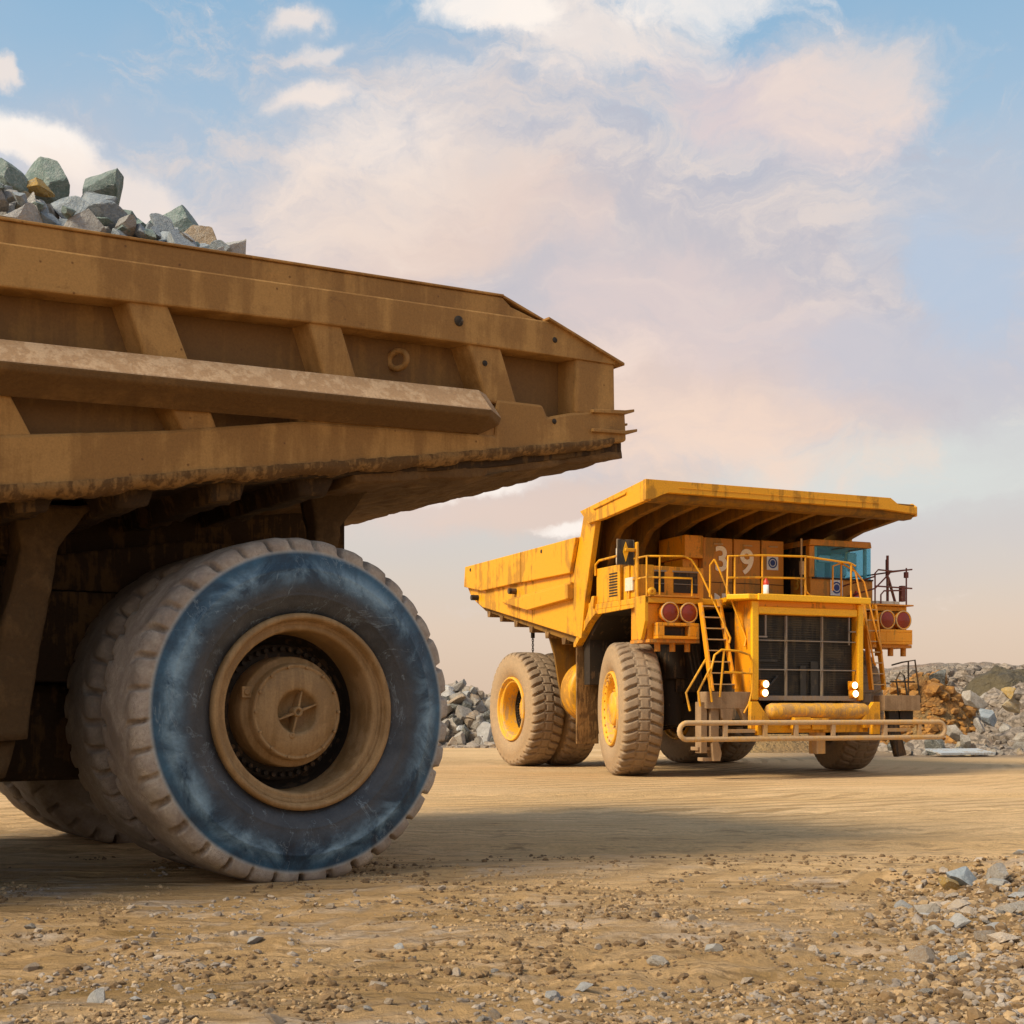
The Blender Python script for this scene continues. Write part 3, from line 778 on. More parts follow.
def rubble_mat(name, cols, sc):
    m, nt, b = new_mat(name)
    tc = nt.nodes.new('ShaderNodeTexCoord').outputs['Object']
    vo = N(nt, 'ShaderNodeTexVoronoi', i_Scale=sc); vo.distance = 'CHEBYCHEV'
    v2 = nt.nodes.new('ShaderNodeVectorMath'); v2.operation = 'ADD'
    nn = nt.nodes.new('ShaderNodeTexNoise'); nn.inputs['Scale'].default_value = sc; nt.links.new(tc, nn.inputs['Vector'])
    nt.links.new(tc, v2.inputs[0]); nt.links.new(nn.outputs['Color'], v2.inputs[1])
    nt.links.new(v2.outputs[0], vo.inputs['Vector'])
    s = nt.nodes.new('ShaderNodeSeparateColor'); nt.links.new(vo.outputs['Color'], s.inputs[0])
    col = mix(nt, s.outputs[0], cols[0], cols[1])
    col = mix(nt, ramp(nt, noise(nt, tc, 0.35, 6, 0.6), [(0.42, 0.0), (0.58, 1.0)]), col, cols[2])
    col = mix(nt, 1.0, col, ramp(nt, noise(nt, tc, sc * 3, 6, 0.7), [(0.3, 0.7), (0.7, 1.2)]), 'MULTIPLY')
    nt.links.new(col, b.inputs['Base Color']); b.inputs['Roughness'].default_value = 0.95
    h = math_(nt, 'ADD', vo.outputs['Distance'], noise(nt, tc, sc * 2, 8, 0.7))
    bump(nt, b, h, 1.0, 0.25)
    return m
M['rubble_grey'] = rubble_mat('grey_rubble', ((0.36, 0.30, 0.24), (0.22, 0.18, 0.14), (0.32, 0.22, 0.15)), 2.2)
M['rubble_orange'] = rubble_mat('ochre_spoil', ((0.38, 0.17, 0.035), (0.28, 0.12, 0.027), (0.34, 0.21, 0.08)), 2.6)
M['rubble_dark'] = rubble_mat('dark_spoil', ((0.075, 0.066, 0.052), (0.10, 0.086, 0.066), (0.15, 0.115, 0.06)), 2.0)
M['rubble_sand'] = rubble_mat('sandy_spoil', ((0.42, 0.26, 0.09), (0.5, 0.33, 0.13), (0.36, 0.22, 0.09)), 3.0)

def fl(X, Y, WX, WY):
    e = (1 - np.abs(X) ** 3) * sstep(-1.0, -0.15, Y) * (1 - sstep(0.4, 1, Y))
    return e * (2.75 + 0.5 * fbm(WX * 0.5, WY * 0.5, 4)) + 0.5 * e * fbm(WX * 1.4, WY * 1.4, 5) - 0.15
heap('hill', -6.5, 62, 9.0, 6.5, fl, M['rubble_grey'])
def fr(X, Y, WX, WY):
    e = sstep(-1.0, -0.35, X) * sstep(-1.0, -0.2, Y) * (1 - sstep(0.55, 1, Y)) * (1 - sstep(0.85, 1, X))
    return e * (4.35 + 0.25 * fbm(WX * 0.3, WY * 0.3, 4)) + 0.55 * e * fbm(WX * 0.9, WY * 0.9, 5) - 0.1
heap('hill', 34, 82, 26, 13, fr, M['rubble_grey'], (200, 80))
def fm(X, Y, WX, WY):
    e = sstep(-1.0, -0.25, X) * sstep(-1.0, 0.15, Y) * (1 - sstep(0.6, 1, Y)) * (1 - sstep(0.85, 1, X))
    return e * (2.5 + 0.9 * fbm(WX * 0.35 + 2, WY * 0.35, 4)) + 0.9 * e * fbm(WX * 0.8, WY * 0.8, 5) - 0.12
heap('hill', 27, 57, 13, 11, fm, M['rubble_grey'], (150, 90))
def fo(X, Y, WX, WY):
    r = np.clip(1 - np.sqrt(X ** 2 + Y ** 2), 0, 1)
    return 3.3 * sstep(0, 1.0, r) + 2.6 * np.sqrt(r) * fbm(WX * 0.9, WY * 0.9, 5, 0.6) - 0.25
heap('hill', 16.6, 55.5, 3.8, 4.0, fo, M['rubble_orange'])
def fd_(X, Y, WX, WY):
    r = np.clip(1 - np.sqrt(X ** 2 + Y ** 2), 0, 1)
    return 3.4 * sstep(0, 1.0, r) + 1.6 * np.sqrt(r) * fbm(WX * 0.8, WY * 1.2, 5) - 0.05
heap('hill', 22.6, 62.0, 5.0, 5.0, fd_, M['rubble_dark'])
def fs(X, Y, WX, WY):
    r = np.clip(1 - np.sqrt(X ** 2 + Y ** 2), 0, 1)
    return 1.1 * sstep(0, 0.7, r) + 0.3 * r * fbm(WX * 1.5, WY * 1.5, 5) - 0.03
heap('hill', 9.6, 52.5, 3.6, 3.2, fs, M['rubble_sand'])

def hz(f, cx, cy, hx, hy):
    return lambda x, y: f((x - cx) / hx, (y - cy) / hy, x, y)
def field(x0, x1, y0, y1):
    return lambda r, n: np.stack([r.uniform(x0, x1, n), r.uniform(y0, y1, n)], 1)
gravel('rubble', 'chip_rubble', 2600, 5, field(14.0, 32, 46.5, 64), 0.34, 'grey brown rubble covering the spoil heap at the right', hz(fm, 27, 57, 13, 11))
gravel('rubble', 'chip_rubble', 2200, 6, field(16.0, 40, 69.5, 78), 0.42, 'rough rubble covering the far bank', hz(fr, 34, 82, 26, 13))
M['chip_ochre'] = chip_mat('ochre_clods', (0.40, 0.185, 0.035), (0.22, 0.10, 0.025))
gravel('rubble', 'chip_ochre', 900, 8, field(13.2, 20, 51.8, 58), 0.26, 'ochre clods covering the orange mound behind the bumper end', hz(fo, 16.6, 55.5, 3.8, 4.0))
gravel('rubble', 'chip_grey', 1400, 7, field(-9, 1.0, 55.8, 62), 0.34, 'small broken stone between the boulders of the left heap', hz(fl, -6.5, 62, 9.0, 6.5))
GL = 'boulders heaped left of the far truck'
for i in range(125):
    x = rng.uniform(-5.5, 0.6)
    t = rng.random()
    y = 56.2 + 3.8 * t
    z = 0.15 + 2.75 * t ** 0.85 * max(0.0, 1 - abs((x + 6.5) / 9.2) ** 3) + rng.uniform(-0.12, 0.15)
    s = rng.choice([0.35, 0.45, 0.5, 0.6, 0.75, 0.9])
    rock('boulder', rng.randrange(14), rng.choice(['rock_grey', 'rock_grey', 'rock_pale', 'rock_brown', 'rock_dark']), (x, y, z), s,
         rot=(rng.uniform(0, 6), rng.uniform(0, 6), rng.uniform(0, 6)), label='broken grey boulder in the heap left of the far truck', cat='boulder', group=GL)
GR = 'boulders on the spoil heap right of the far truck'
for i in range(140):
    y = 46.5 + 14 * rng.random() ** 1.3
    x = rng.uniform(0.285, 0.44) * y
    X, Y = (x - 27) / 13, (y - 57) / 11
    z = float(fm(np.array([X]), np.array([Y]), np.array([x]), np.array([y]))[0])
    s = rng.choice([0.25, 0.35, 0.45, 0.6, 0.8])
    rock('boulder', rng.randrange(14), rng.choice(['rock_grey', 'rock_brown', 'rock_far', 'rock_dark', 'rock_brown', 'rock_tan']), (x, y, max(z, 0) + 0.1 * s), s,
         rot=(rng.uniform(0, 6), rng.uniform(0, 6), rng.uniform(0, 6)), label='rough boulder lying on the spoil heap right of the far truck', cat='boulder', group=GR)
GS = 'boulders along the rim of the far bank'
for i in range(18):
    x = rng.uniform(19, 30); y = 72 + rng.uniform(0, 4)
    X, Y = (x - 34) / 26, (y - 82) / 13
    z = float(fr(np.array([X]), np.array([Y]), np.array([x]), np.array([y]))[0])
    rock('boulder', rng.randrange(14), rng.choice(['rock_grey', 'rock_brown', 'rock_far']), (x, y, z), rng.uniform(0.5, 1.1),
         rot=(rng.uniform(0, 6), rng.uniform(0, 6), rng.uniform(0, 6)), label='weathered boulder on the far bank above the spoil heap', cat='boulder', group=GS)
BIG = [(15.57, 47.6, 0.75, 1.0, 'rock_pale', 'large pale boulder right of the bumper end'), (18.3, 49.5, 1.75, 1.15, 'rock_tan', 'tan grey boulder high beside the yellow rock'),
       (16.82, 47.5, 1.3, 1.05, 'rock_blue', 'blue grey boulder leaning in the middle of the spoil heap'), (17.4, 51, 1.95, 1.4, 'rock_pale', 'largest light grey boulder on the spoil heap'),
       (18.1, 49.2, 2.2, 0.8, 'rock_yellow', 'bright yellow boulder on the spoil heap below the dark mound'),
       (15.77, 46.9, 0.45, 0.8, 'rock_pale', 'pale boulder low at the foot of the spoil heap'), (16.3, 47.0, 0.95, 0.8, 'rock_pale', 'second pale boulder right of the bluish one'),
       (17.34, 55, 2.9, 1.5, 'rock_dark', 'dark greenish boulder between the ochre mound and the dark mound')]
for i, (x, y, z, s, mt, lb) in enumerate(BIG):
    rock('boulder', i * 3 + 1, mt if mt != 'rock_pale' else 'rock_far', (x, y, z), s * 0.62, rot=(0.4 * i, 0.9 * i, 1.3 * i), label=lb, cat='boulder')

sh = MB()
sh.box(-1.0, -0.03, -0.55, 0.55, 0.0, 0.04); sh.box(0.03, 1.0, -0.55, 0.55, 0.0, 0.04); sh.box(-1.0, 1.0, -0.6, -0.55, -0.02, 0.05)
o = sh.build('metal_sheet', coated('pale_sheet', (0.46, 0.50, 0.52), (0.35, 0.30, 0.24), 0.4, 0.4, 2, 30, 0.1), loc=(15.1, 45.6, 0.16), rotz=R(12)); o.rotation_euler.x = R(6)
tag(o, 'pale blue flat sheet lying on the ground at the foot of the spoil heap', 'sheet')

# ================================================================== NEAR TRUCK
NT = empty('dump_truck', (-1.962, 12.38, 0), R(33.8))
tag(NT, 'brown clay coated dump truck loaded with rocks, nearest, cut off at the left', 'dump truck', 'mining dump trucks')
# side profile lines (u, z)
def lerp(pts, u):
    if u <= pts[0][0]:
        (a, b), (c, d) = pts[0], pts[1]
    elif u >= pts[-1][0]:
        (a, b), (c, d) = pts[-2], pts[-1]
    else:
        for (a, b), (c, d) in zip(pts, pts[1:]):
            if a <= u <= c: break
    return b + (d - b) * (u - a) / (c - a)
L_top = [(-2.66, 5.51), (0.15, 5.63), (2.19, 5.71)]
L_crease = [(-2.66, 5.31), (0.15, 5.43), (2.12, 5.50), (2.66, 5.53)]
L_fl = [(-2.66, 4.95), (0.15, 5.10), (2.12, 5.17), (3.57, 5.22)]
L_bt = [(-2.66, 3.77), (-2.39, 3.81), (-1.26, 3.97), (-0.05, 4.18), (2.0, 4.28), (2.2, 4.66), (2.66, 4.68)]
L_bb = [(-2.66, 3.33), (-1.86, 3.45), (-0.99, 3.62), (0.15, 3.80), (0.98, 3.94), (2.12, 4.14), (3.37, 4.36), (3.68, 4.44)]
FU = -7.6    # front of the body, out of the frame
def strip(ptsa, ptsb):      # closed polygon from an upper and a lower chain
    return ptsa + ptsb[::-1]
for side in (0, 1):
    def vv(a, b):           # mirror for the far side
        return (a, b) if side == 0 else (6.40 - b, 6.40 - a)
    nm = 'side_panel'
    mb = MB()
    us = [FU, -4, -2.66, -1.5, 0.15, 1.2, 2.12]
    # inner recessed skin
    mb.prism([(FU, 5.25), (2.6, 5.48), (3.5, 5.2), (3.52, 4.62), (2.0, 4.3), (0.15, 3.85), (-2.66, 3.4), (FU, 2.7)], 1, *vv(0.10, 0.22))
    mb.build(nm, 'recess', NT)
    mb = MB()
    # top strip, set back from the flange
    mb.prism([(FU, lerp(L_top, FU)), (2.19, 5.71), (2.30, 5.63), (2.72, 5.53), (2.70, 5.48), (FU, lerp(L_crease, FU) - 0.03)], 1, *vv(-0.08, 0.02))
    mb.prism([(FU, lerp(L_top, FU) - 0.005), (2.19, 5.705), (2.72, 5.52), (3.58, 5.24), (3.4, 5.26), (2.5, 5.35), (FU, 5.05)], 1, *vv(0.021, 0.16))
    # top flange box
    mb.prism([(FU, lerp(L_crease, FU)), (2.66, 5.53), (2.78, 5.53), (3.62, 5.25), (3.57, 5.215), (3.57, 5.215), (2.12, 5.17), (0.15, 5.10), (-2.66, 4.95), (FU, lerp(L_fl, FU))], 1, *vv(-0.16, 0.099))
    o = mb.build('top_rail', 'body', NT, 0.028)
    # capping edge plates
    mb = MB()
    mb.prism([(FU, lerp(L_top, FU) + 0.02), (2.20, 5.735), (2.20, 5.712), (FU, lerp(L_top, FU) - 0.003)], 1, *vv(-0.10, 0.18))
    mb.prism([(2.20, 5.735), (2.74, 5.56), (2.74, 5.532), (2.20, 5.708)], 1, *vv(-0.085, 0.18))
    mb.prism([(2.68, 5.565), (3.66, 5.235), (3.66, 5.205), (2.68, 5.538)], 1, *vv(-0.20, 0.18))
    mb.build('cap_plate', 'body', NT, 0.006)
    # lower box beam
    mb = MB()
    up = [(FU, lerp(L_bt, FU)), (-2.66, 3.77), (-1.26, 3.97), (-0.05, 4.19), (2.05, 4.3), (2.09, 4.66), (2.64, 4.675), (2.68, 4.60), (2.70, 4.56), (3.0, 4.64), (3.60, 4.745), (3.71, 4.745)]
    lo = [(FU, lerp(L_bb, FU))] + L_bb[:-1] + [(3.73, 4.42)]
    mb.prism(strip(up, lo), 1, *vv(-0.15, 0.35))
    mb.build('lower_beam', 'body', NT, 0.03)
    # ribs
    mb = MB()
    def rib(t0, t1, b0, b1, z0, z1, outer=-0.13, w=0.07):
        # taper: foot wider than the face on the left
        face = [(b0, z0), (b1, z0), (t1, z1), (t0, z1)]
        foot = [(b0 - w, z0), (b1 + 0.012, z0), (t1 + 0.012, z1), (t0 - w, z1)]
        mb = MB()
        if side == 0: mb.prism(face, 1, outer, 0.12, foot)
        else: mb.prism(foot, 1, 6.28, 6.40 - outer, face)
        mb.build('side_rib', 'body', NT, 0.025)
    rib(-1.64, -1.28, -1.33, -0.92, 4.20, 5.06)
    rib(-1.29, -0.92, -1.13, -0.80, 3.96, 4.27)
    rib(0.03, 0.37, 0.33, 0.66, 4.30, 5.14)
    rib(0.03, 2.2, 0.02, 2.2, 4.17, 4.40)
    rib(1.75, 2.14, 1.99, 2.35, 4.62, 5.18)
    rib(3.07, 3.57, 3.07, 3.58, 4.64, 5.22, -0.14)
    rib(-3.05, -2.68, -2.72, -2.38, 3.75, 4.3)
    rib(-3.4, -3.0, -3.05, -2.68, 4.2, 5.0)
    for k in range(3):
        rib(-4.9 - k * 1.3, -4.5 - k * 1.3, -4.5 - k * 1.3, -4.1 - k * 1.3, 3.55, 4.9)
    # rock deflector pad: worn upper face painted sky-bright, muddy lower face painted shaded
    mb = MB()
    def sec(u, dz=0, end=False):
        zt, zm, zb = lerp([(-2.7, 4.50), (1.85, 4.69)], u), lerp([(-2.7, 4.27), (1.85, 4.45)], u), lerp([(-2.7, 4.07), (1.85, 4.28)], u)
        return [(u, -0.14, zt + 0.02), (u, -0.20, zt + 0.02), (u, -0.44, zm + 0.02), (u, -0.42, zm - 0.04), (u, -0.15, zb)]
    secs = []
    for u in [FU, -5, -3, -2, -1, 0, 1, 1.83]:
        secs.append(sec(u))
    last = sec(1.83)
    secs.append([(1.93, -0.14, 4.69), (1.94, -0.18, 4.68), (2.08, -0.24, 4.45), (2.06, -0.22, 4.38), (1.86, -0.14, 4.27)])
    ff = []; V = []
    for s_ in secs:
        for p in s_:
            V.append((p[0], p[1] if side == 0 else 6.40 - p[1], p[2]))
    for i in range(len(secs) - 1):
        for k in range(5):
            a = i * 5 + k; b_ = i * 5 + (k + 1) % 5
            ff.append((a, b_, b_ + 5, a + 5))
    ff.append((0, 1, 2, 3, 4)); q = (len(secs) - 1) * 5
    ff.append((q, q + 1, q + 2, q + 3, q + 4))
    mb.add(V, ff)
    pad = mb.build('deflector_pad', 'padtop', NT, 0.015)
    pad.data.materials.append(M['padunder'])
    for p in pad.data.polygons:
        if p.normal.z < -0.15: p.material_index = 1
# rear corner fins
mb = MB()
mb.prism([(3.25, 4.70), (3.68, 4.74), (3.80, 4.765), (3.80, 4.735), (3.68, 4.70), (3.25, 4.665)], 1, -0.19, 0.5)
mb.prism([(3.25, 4.50), (3.68, 4.525), (3.84, 4.56), (3.84, 4.53), (3.68, 4.49), (3.25, 4.465)], 1, -0.19, 0.5)
mb.prism([(3.60, 4.60), (3.78, 4.63), (3.78, 4.605), (3.60, 4.57)], 1, -0.10, 0.5)
mb.build('corner_fins', 'body', NT, 0.006)
# holes and lifting eye
mb = MB()
mb.lathe([(0.052, 0.0), (0.05, -0.004), (0.0, -0.004)], 20, c=(1.63, -0.162, 5.36))
mb.lathe([(0.03, 0.0), (0.028, -0.004), (0.0, -0.004)], 14, c=(2.78, -0.162, 5.35))
mb.lathe([(0.03, 0.0), (0.028, -0.004), (0.0, -0.004)], 14, c=(1.95, -0.134, 5.0))
mb.lathe([(0.028, 0.0), (0.026, -0.004), (0.0, -0.004)], 14, c=(2.78, -0.153, 4.52))
mb.build('plug_hole', 'dark', NT)
mb = MB()
for c in ((1.06, 5.00),):
    pts = [(c[0] + 0.05 * math.cos(a), 0.03 - 0.085 * math.cos(a), c[1] - 0.06 + 0.085 * math.sin(a)) for a in [2 * PI * k / 20 for k in range(20)]]
    mb.tube(pts, 0.030, 8, True)
mb.build('lifting_eye', 'body', NT)

# body floor with cross bolsters, tail edge level across
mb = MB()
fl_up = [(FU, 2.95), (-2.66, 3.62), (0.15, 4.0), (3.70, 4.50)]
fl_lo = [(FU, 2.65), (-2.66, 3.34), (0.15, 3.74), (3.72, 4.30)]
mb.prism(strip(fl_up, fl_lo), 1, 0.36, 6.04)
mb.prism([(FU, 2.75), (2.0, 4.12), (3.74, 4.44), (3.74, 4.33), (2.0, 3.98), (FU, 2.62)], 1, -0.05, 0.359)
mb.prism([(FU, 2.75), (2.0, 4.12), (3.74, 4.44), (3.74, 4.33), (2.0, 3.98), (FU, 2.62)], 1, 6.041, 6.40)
mb.build('floor', 'shaded_undermud', NT, 0.02)
def lumpy(o, amp, sc, seed=0):
    """shake a subdivided mesh so mud looks caked"""
    import bmesh
    bm = bmesh.new(); bm.from_mesh(o.data)
    bmesh.ops.triangulate(bm, faces=[f for f in bm.faces if len(f.verts) > 4])
    for _ in range(6):
        ed = [e for e in bm.edges if e.calc_length() > (0.09 if len(bm.edges) < 30000 else 9)]
        if not ed: break
        bmesh.ops.subdivide_edges(bm, edges=ed, cuts=1, use_grid_fill=True)
    P = np.array([v.co[:] for v in bm.verts])
    nz = np.array([v.normal[:] for v in bm.verts])
    d = fbm(P[:, 0] * sc + seed, P[:, 1] * sc + P[:, 2] * sc * 0.8, 4, 0.6) * 2
    P2 = P + nz * (d * amp)[:, None]
    for v, p in zip(bm.verts, P2): v.co = p
    bm.to_mesh(o.data); bm.free()
    o.data.polygons.foreach_set('use_smooth', [True] * len(o.data.polygons))
mb = MB()
mb.prism([(0.55, 3.84), (2.0, 4.03), (3.70, 4.33), (3.745, 4.36), (3.74, 4.27), (2.0, 3.90), (0.55, 3.70)], 1, -0.03, 6.38)
tf = mb.build('tail_floor', 'tailmud', NT)
lumpy(tf, 0.055, 4.0, 3)
for u in (-6.2, -5.2, -4.2, -3.2, -2.35, -1.5, -0.65, 0.2, 1.1, 2.0):
    zb = lerp(fl_lo, u)
    mb = MB()
    dp = 0.20 if u < 0.5 else 0.09
    mb.prism([(u - 0.2, zb + 0.05), (u - 0.13, zb - dp), (u + 0.13, zb - dp + 0.04), (u + 0.2, zb + 0.05)], 1, 0.10, 6.30)
    b = mb.build('bolster', 'shaded_undermud', NT)
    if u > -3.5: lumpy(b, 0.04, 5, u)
# caked mud hanging along the lower edge of the near side beam
n = 420
us = np.linspace(FU + 3.5, 3.55, n)
V = []; F = []
for i, u in enumerate(us):
    zb = lerp(L_bb, float(u))
    d1 = 0.035 + 0.075 * float(fbm(np.array([u * 4.0]), np.array([1.0]), 5, 0.65)[0] + 0.5) * (1 if u < 2.3 else 0.6)
    d2 = 0.02 * float(fbm(np.array([u * 14.0]), np.array([7.0]), 3)[0])
    V += [(u, -0.162 - d2 * 0.4, zb + 0.035 + d2), (u, -0.172, zb - 0.01), (u, -0.11, zb - d1), (u, 0.05, zb - d1 * 1.1 + d2), (u, 0.2, zb + 0.02)]
    if i:
        for k in range(4):
            a = (i - 1) * 5 + k
            F.append((a, a + 1, a + 6, a + 5))
mb = MB(); mb.add(V, F, True)
mb.build('caked_mud', 'mud', NT)

for v0 in (0.7, 4.4):  # unseen boxes, added to block sky light under the truck
    mb = MB(); mb.box(-5.2, -2.75, v0, v0 + 1.3, 0.75, 2.7); mb.build('fuel_tank', 'shaded_undermud', NT, 0.15)
mb = MB(); mb.box(-6.9, -0.7, 2.62, 3.78, 0.85, 1.84); mb.build('gearbox', 'shaded_undermud', NT, 0.1)
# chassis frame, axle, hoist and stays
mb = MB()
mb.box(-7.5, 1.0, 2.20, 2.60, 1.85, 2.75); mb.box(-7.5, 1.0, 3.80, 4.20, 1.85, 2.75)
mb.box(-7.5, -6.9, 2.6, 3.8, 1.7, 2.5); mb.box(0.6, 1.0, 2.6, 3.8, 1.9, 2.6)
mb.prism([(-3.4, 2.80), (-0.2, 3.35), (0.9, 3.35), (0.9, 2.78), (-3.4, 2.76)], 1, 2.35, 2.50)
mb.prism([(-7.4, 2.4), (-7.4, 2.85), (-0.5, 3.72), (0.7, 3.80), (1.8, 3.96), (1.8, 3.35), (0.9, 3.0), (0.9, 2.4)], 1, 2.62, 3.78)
mb.build('frame', 'shaded_undermud', NT, 0.03)
mb = MB()
mb.lathe([(0.0, 1.0), (0.55, 1.0), (0.55, 2.2), (0.72, 2.5), (0.80, 3.2), (0.72, 3.9), (0.55, 4.2), (0.55, 5.4), (0.0, 5.4)], 32, c=(0, 0, CZ))
mb.build('axle_housing', 'shaded_undermud', NT)
mb = MB()
mb.prism([(-2.62, 1.28), (-2.20, 1.32), (-1.99, 2.72), (-1.93, 3.02), (-1.62, 3.42), (-2.3, 3.36), (-2.25, 3.0), (-2.33, 2.6)], 1, 0.85, 1.25)
mb.prism([(-2.66, 0.95), (-2.36, 0.98), (-2.27, 1.3), (-2.6, 1.3)], 1, 0.95, 1.15)
st = mb.build('stay_post', 'posts', NT)
lumpy(st, 0.04, 4)
mb = MB()
mb.prism([(-2.95, 3.05), (-2.1, 2.96), (-1.9, 3.12), (-2.1, 3.3), (-2.95, 3.3)], 1, 1.25, 2.3)
b = mb.build('cross_member', 'shaded_undermud', NT); lumpy(b, 0.04, 4)
mb = MB()
mb.prism([(0.60, 3.05), (0.84, 3.05), (0.88, 3.42), (1.25, 3.86), (0.55, 3.80), (0.62, 3.4)], 1, 0.92, 1.16)
b = mb.build('rock_ejector', 'posts', NT); lumpy(b, 0.03, 5)
# inside load mound (unseen core that carries the rocks)
n1, n2 = 60, 40
U, VV = np.meshgrid(np.linspace(-7.2, 0.6, n1), np.linspace(0.24, 6.16, n2), indexing='ij')
Z = 5.30 + 0.75 * sstep(0.2, 1.8, VV) * sstep(0.2, 1.8, 6.4 - VV) * (1 - sstep(-1.9, 0.1, U)) + 0.12 * fbm(U * 2, VV * 2, 4)
Vv = np.stack([U, VV, Z], -1).reshape(-1, 3)
i = np.arange(n1 - 1)[:, None]; j = np.arange(n2 - 1)[None, :]
F = np.stack([i * n2 + j, (i + 1) * n2 + j, (i + 1) * n2 + j + 1, i * n2 + j + 1], -1).reshape(-1, 4)
o = bpy.data.objects.new('rubble', np_mesh('rubble', Vv, F, M['rubble_grey'])); COL.objects.link(o)
o.location = NT.location; o.rotation_euler = NT.rotation_euler
tag(o, 'grey rubble filling the near truck body under the rocks', 'rubble', kind='stuff')

LOAD = [(-2.22, 1.3, 6.42, 0.34, 'rock_green', 'pale topped green rock at the left edge of the load'),
 (-1.83, 1.5, 6.44, 0.42, 'rock_green', 'large green grey rock left of centre, tan rock against it'),
 (-2.03, 1.2, 6.37, 0.22, 'rock_yellow', 'tan rock wedged between the two left green rocks'),
 (-1.34, 1.5, 6.58, 0.52, 'rock_green', 'tallest pointed green grey rock on the load'),
 (-2.36, 1.0, 6.18, 0.24, 'rock_blue', 'blue rock at the left frame edge under the pale green one'),
 (-1.55, 1.0, 6.2, 0.32, 'rock_blue', 'light blue grey rock below the tallest pointed rock'),
 (-2.07, 0.9, 6.01, 0.32, 'rock_pale', 'pale grey slab below the tan rock'),
 (-2.2, 1.1, 6.12, 0.26, 'rock_tan', None), (-1.83, 0.8, 6.05, 0.32, 'rock_blue', 'rounded grey rock with pale top in the middle of the load'),
 (-2.46, 0.6, 5.88, 0.2, 'rock_pale', None), (-2.37, 0.55, 5.83, 0.14, 'rock_blue', None), (-2.19, 0.8, 6.0, 0.14, 'rock_pale', None),
 (-2.07, 0.6, 5.84, 0.24, 'rock_blue', None), (-2.38, 0.35, 5.66, 0.40, 'rock_pale', 'flat pale slab along the rim at the left edge'),
 (-1.85, 0.35, 5.70, 0.42, 'rock_pale', 'wide pale slab on the rim below the rounded rock'), (-1.54, 0.6, 5.90, 0.38, 'rock_blue', 'rough light grey rock right of the wide pale slab'),
 (-1.22, 1.2, 6.22, 0.26, 'rock_green', 'small bright green rock right of the tallest rock'), (-1.14, 1.1, 6.15, 0.28, 'rock_green', None),
 (-1.34, 0.5, 5.86, 0.26, 'rock_blue', None), (-1.09, 0.8, 5.99, 0.22, 'rock_blue', None), (-1.25, 0.4, 5.80, 0.18, 'rock_blue', None),
 (-0.72, 1.2, 6.25, 0.46, 'rock_green', 'big flat sided green grey rock at the right of the load'), (-1.0, 0.7, 6.0, 0.28, 'rock_blue', 'purplish grey rock under the big right hand green rock'),
 (-0.60, 0.9, 6.10, 0.30, 'rock_brown', 'brown rock right of the big flat sided green rock'), (-0.98, 0.35, 5.78, 0.34, 'rock_blue', 'lilac grey wedge rock on the rim under the brown rock'),
 (-0.9, 1.3, 6.28, 0.16, 'rock_green', None), (-0.50, 0.4, 5.80, 0.32, 'rock_pale', 'lone pale grey rock at the right end of the load'),
 (-1.19, 0.3, 5.72, 0.15, 'rock_pale', None), (-0.7, 0.5, 5.83, 0.16, 'rock_blue', None), (-1.55, 0.3, 5.72, 0.18, 'rock_blue', None),
 (-2.02, 0.4, 5.72, 0.2, 'rock_pale', None), (-1.37, 0.3, 5.70, 0.15, 'rock_blue', None), (-2.6, 1.2, 6.21, 0.42, 'rock_green', None),
 (-2.81, 1.4, 6.27, 0.5, 'rock_blue', None), (-2.75, 0.5, 5.74, 0.38, 'rock_pale', None), (-3.1, 0.7, 5.82, 0.46, 'rock_green', None),
 (-1.7, 0.9, 5.95, 0.25, 'rock_blue', None), (-1.35, 0.9, 6.02, 0.24, 'rock_blue', None), (-0.85, 0.9, 6.0, 0.25, 'rock_blue', None),
 (-2.2, 0.7, 5.92, 0.22, 'rock_blue', None), (-1.95, 0.6, 5.85, 0.2, 'rock_blue', None), (-1.62, 0.45, 5.82, 0.16, 'rock_pale', None),
 (-1.05, 0.5, 5.84, 0.2, 'rock_blue', None), (-0.85, 0.45, 5.8, 0.16, 'rock_blue', None), (-2.55, 0.8, 6.0, 0.3, 'rock_blue', None)]
nm_ = (Matrix.Translation(Vector((-1.962, 12.38, 0))) @ Matrix.Rotation(R(33.8), 4, 'Z'))
for i in range(46):
    u = rng.uniform(-2.7, -0.45)
    LOAD.append((u, rng.uniform(0.22, 0.75), 5.80 + 0.05 * (u + 1) * -1 + rng.uniform(-0.02, 0.10), rng.uniform(0.09, 0.19), rng.choice(['rock_green', 'rock_blue', 'rock_pale', 'rock_blue']), None))
for i in range(60):
    LOAD.append((rng.uniform(-7, -2.9), rng.uniform(0.4, 5.9), 6.0 + rng.uniform(-0.1, 0.2), rng.uniform(0.25, 0.5), rng.choice(['rock_green', 'rock_blue', 'rock_pale']), None))
for i in range(40):
    u = rng.uniform(-2.9, -0.9)
    LOAD.append((u, rng.uniform(1.8, 5.6), 5.95 + rng.uniform(-0.2, 0.1) - 0.25 * (u + 2.9) / 2, rng.uniform(0.2, 0.4), rng.choice(['rock_green', 'rock_blue', 'rock_pale']), None))
for i, (u, v, z, s, mt, lb) in enumerate(LOAD):
    p = nm_ @ Vector((u, v, z - 0.06))
    o = rock('rock', i * 5 + 2, mt, p, s * 1.12, label=lb or 'plain filler rock piled among the larger rocks of the load', cat='rock', group=None if lb else 'small rocks of the load', squash=1.05)
    if i in (1, 3): o.rotation_euler = (0.5, 0.75, 0.6 + i)

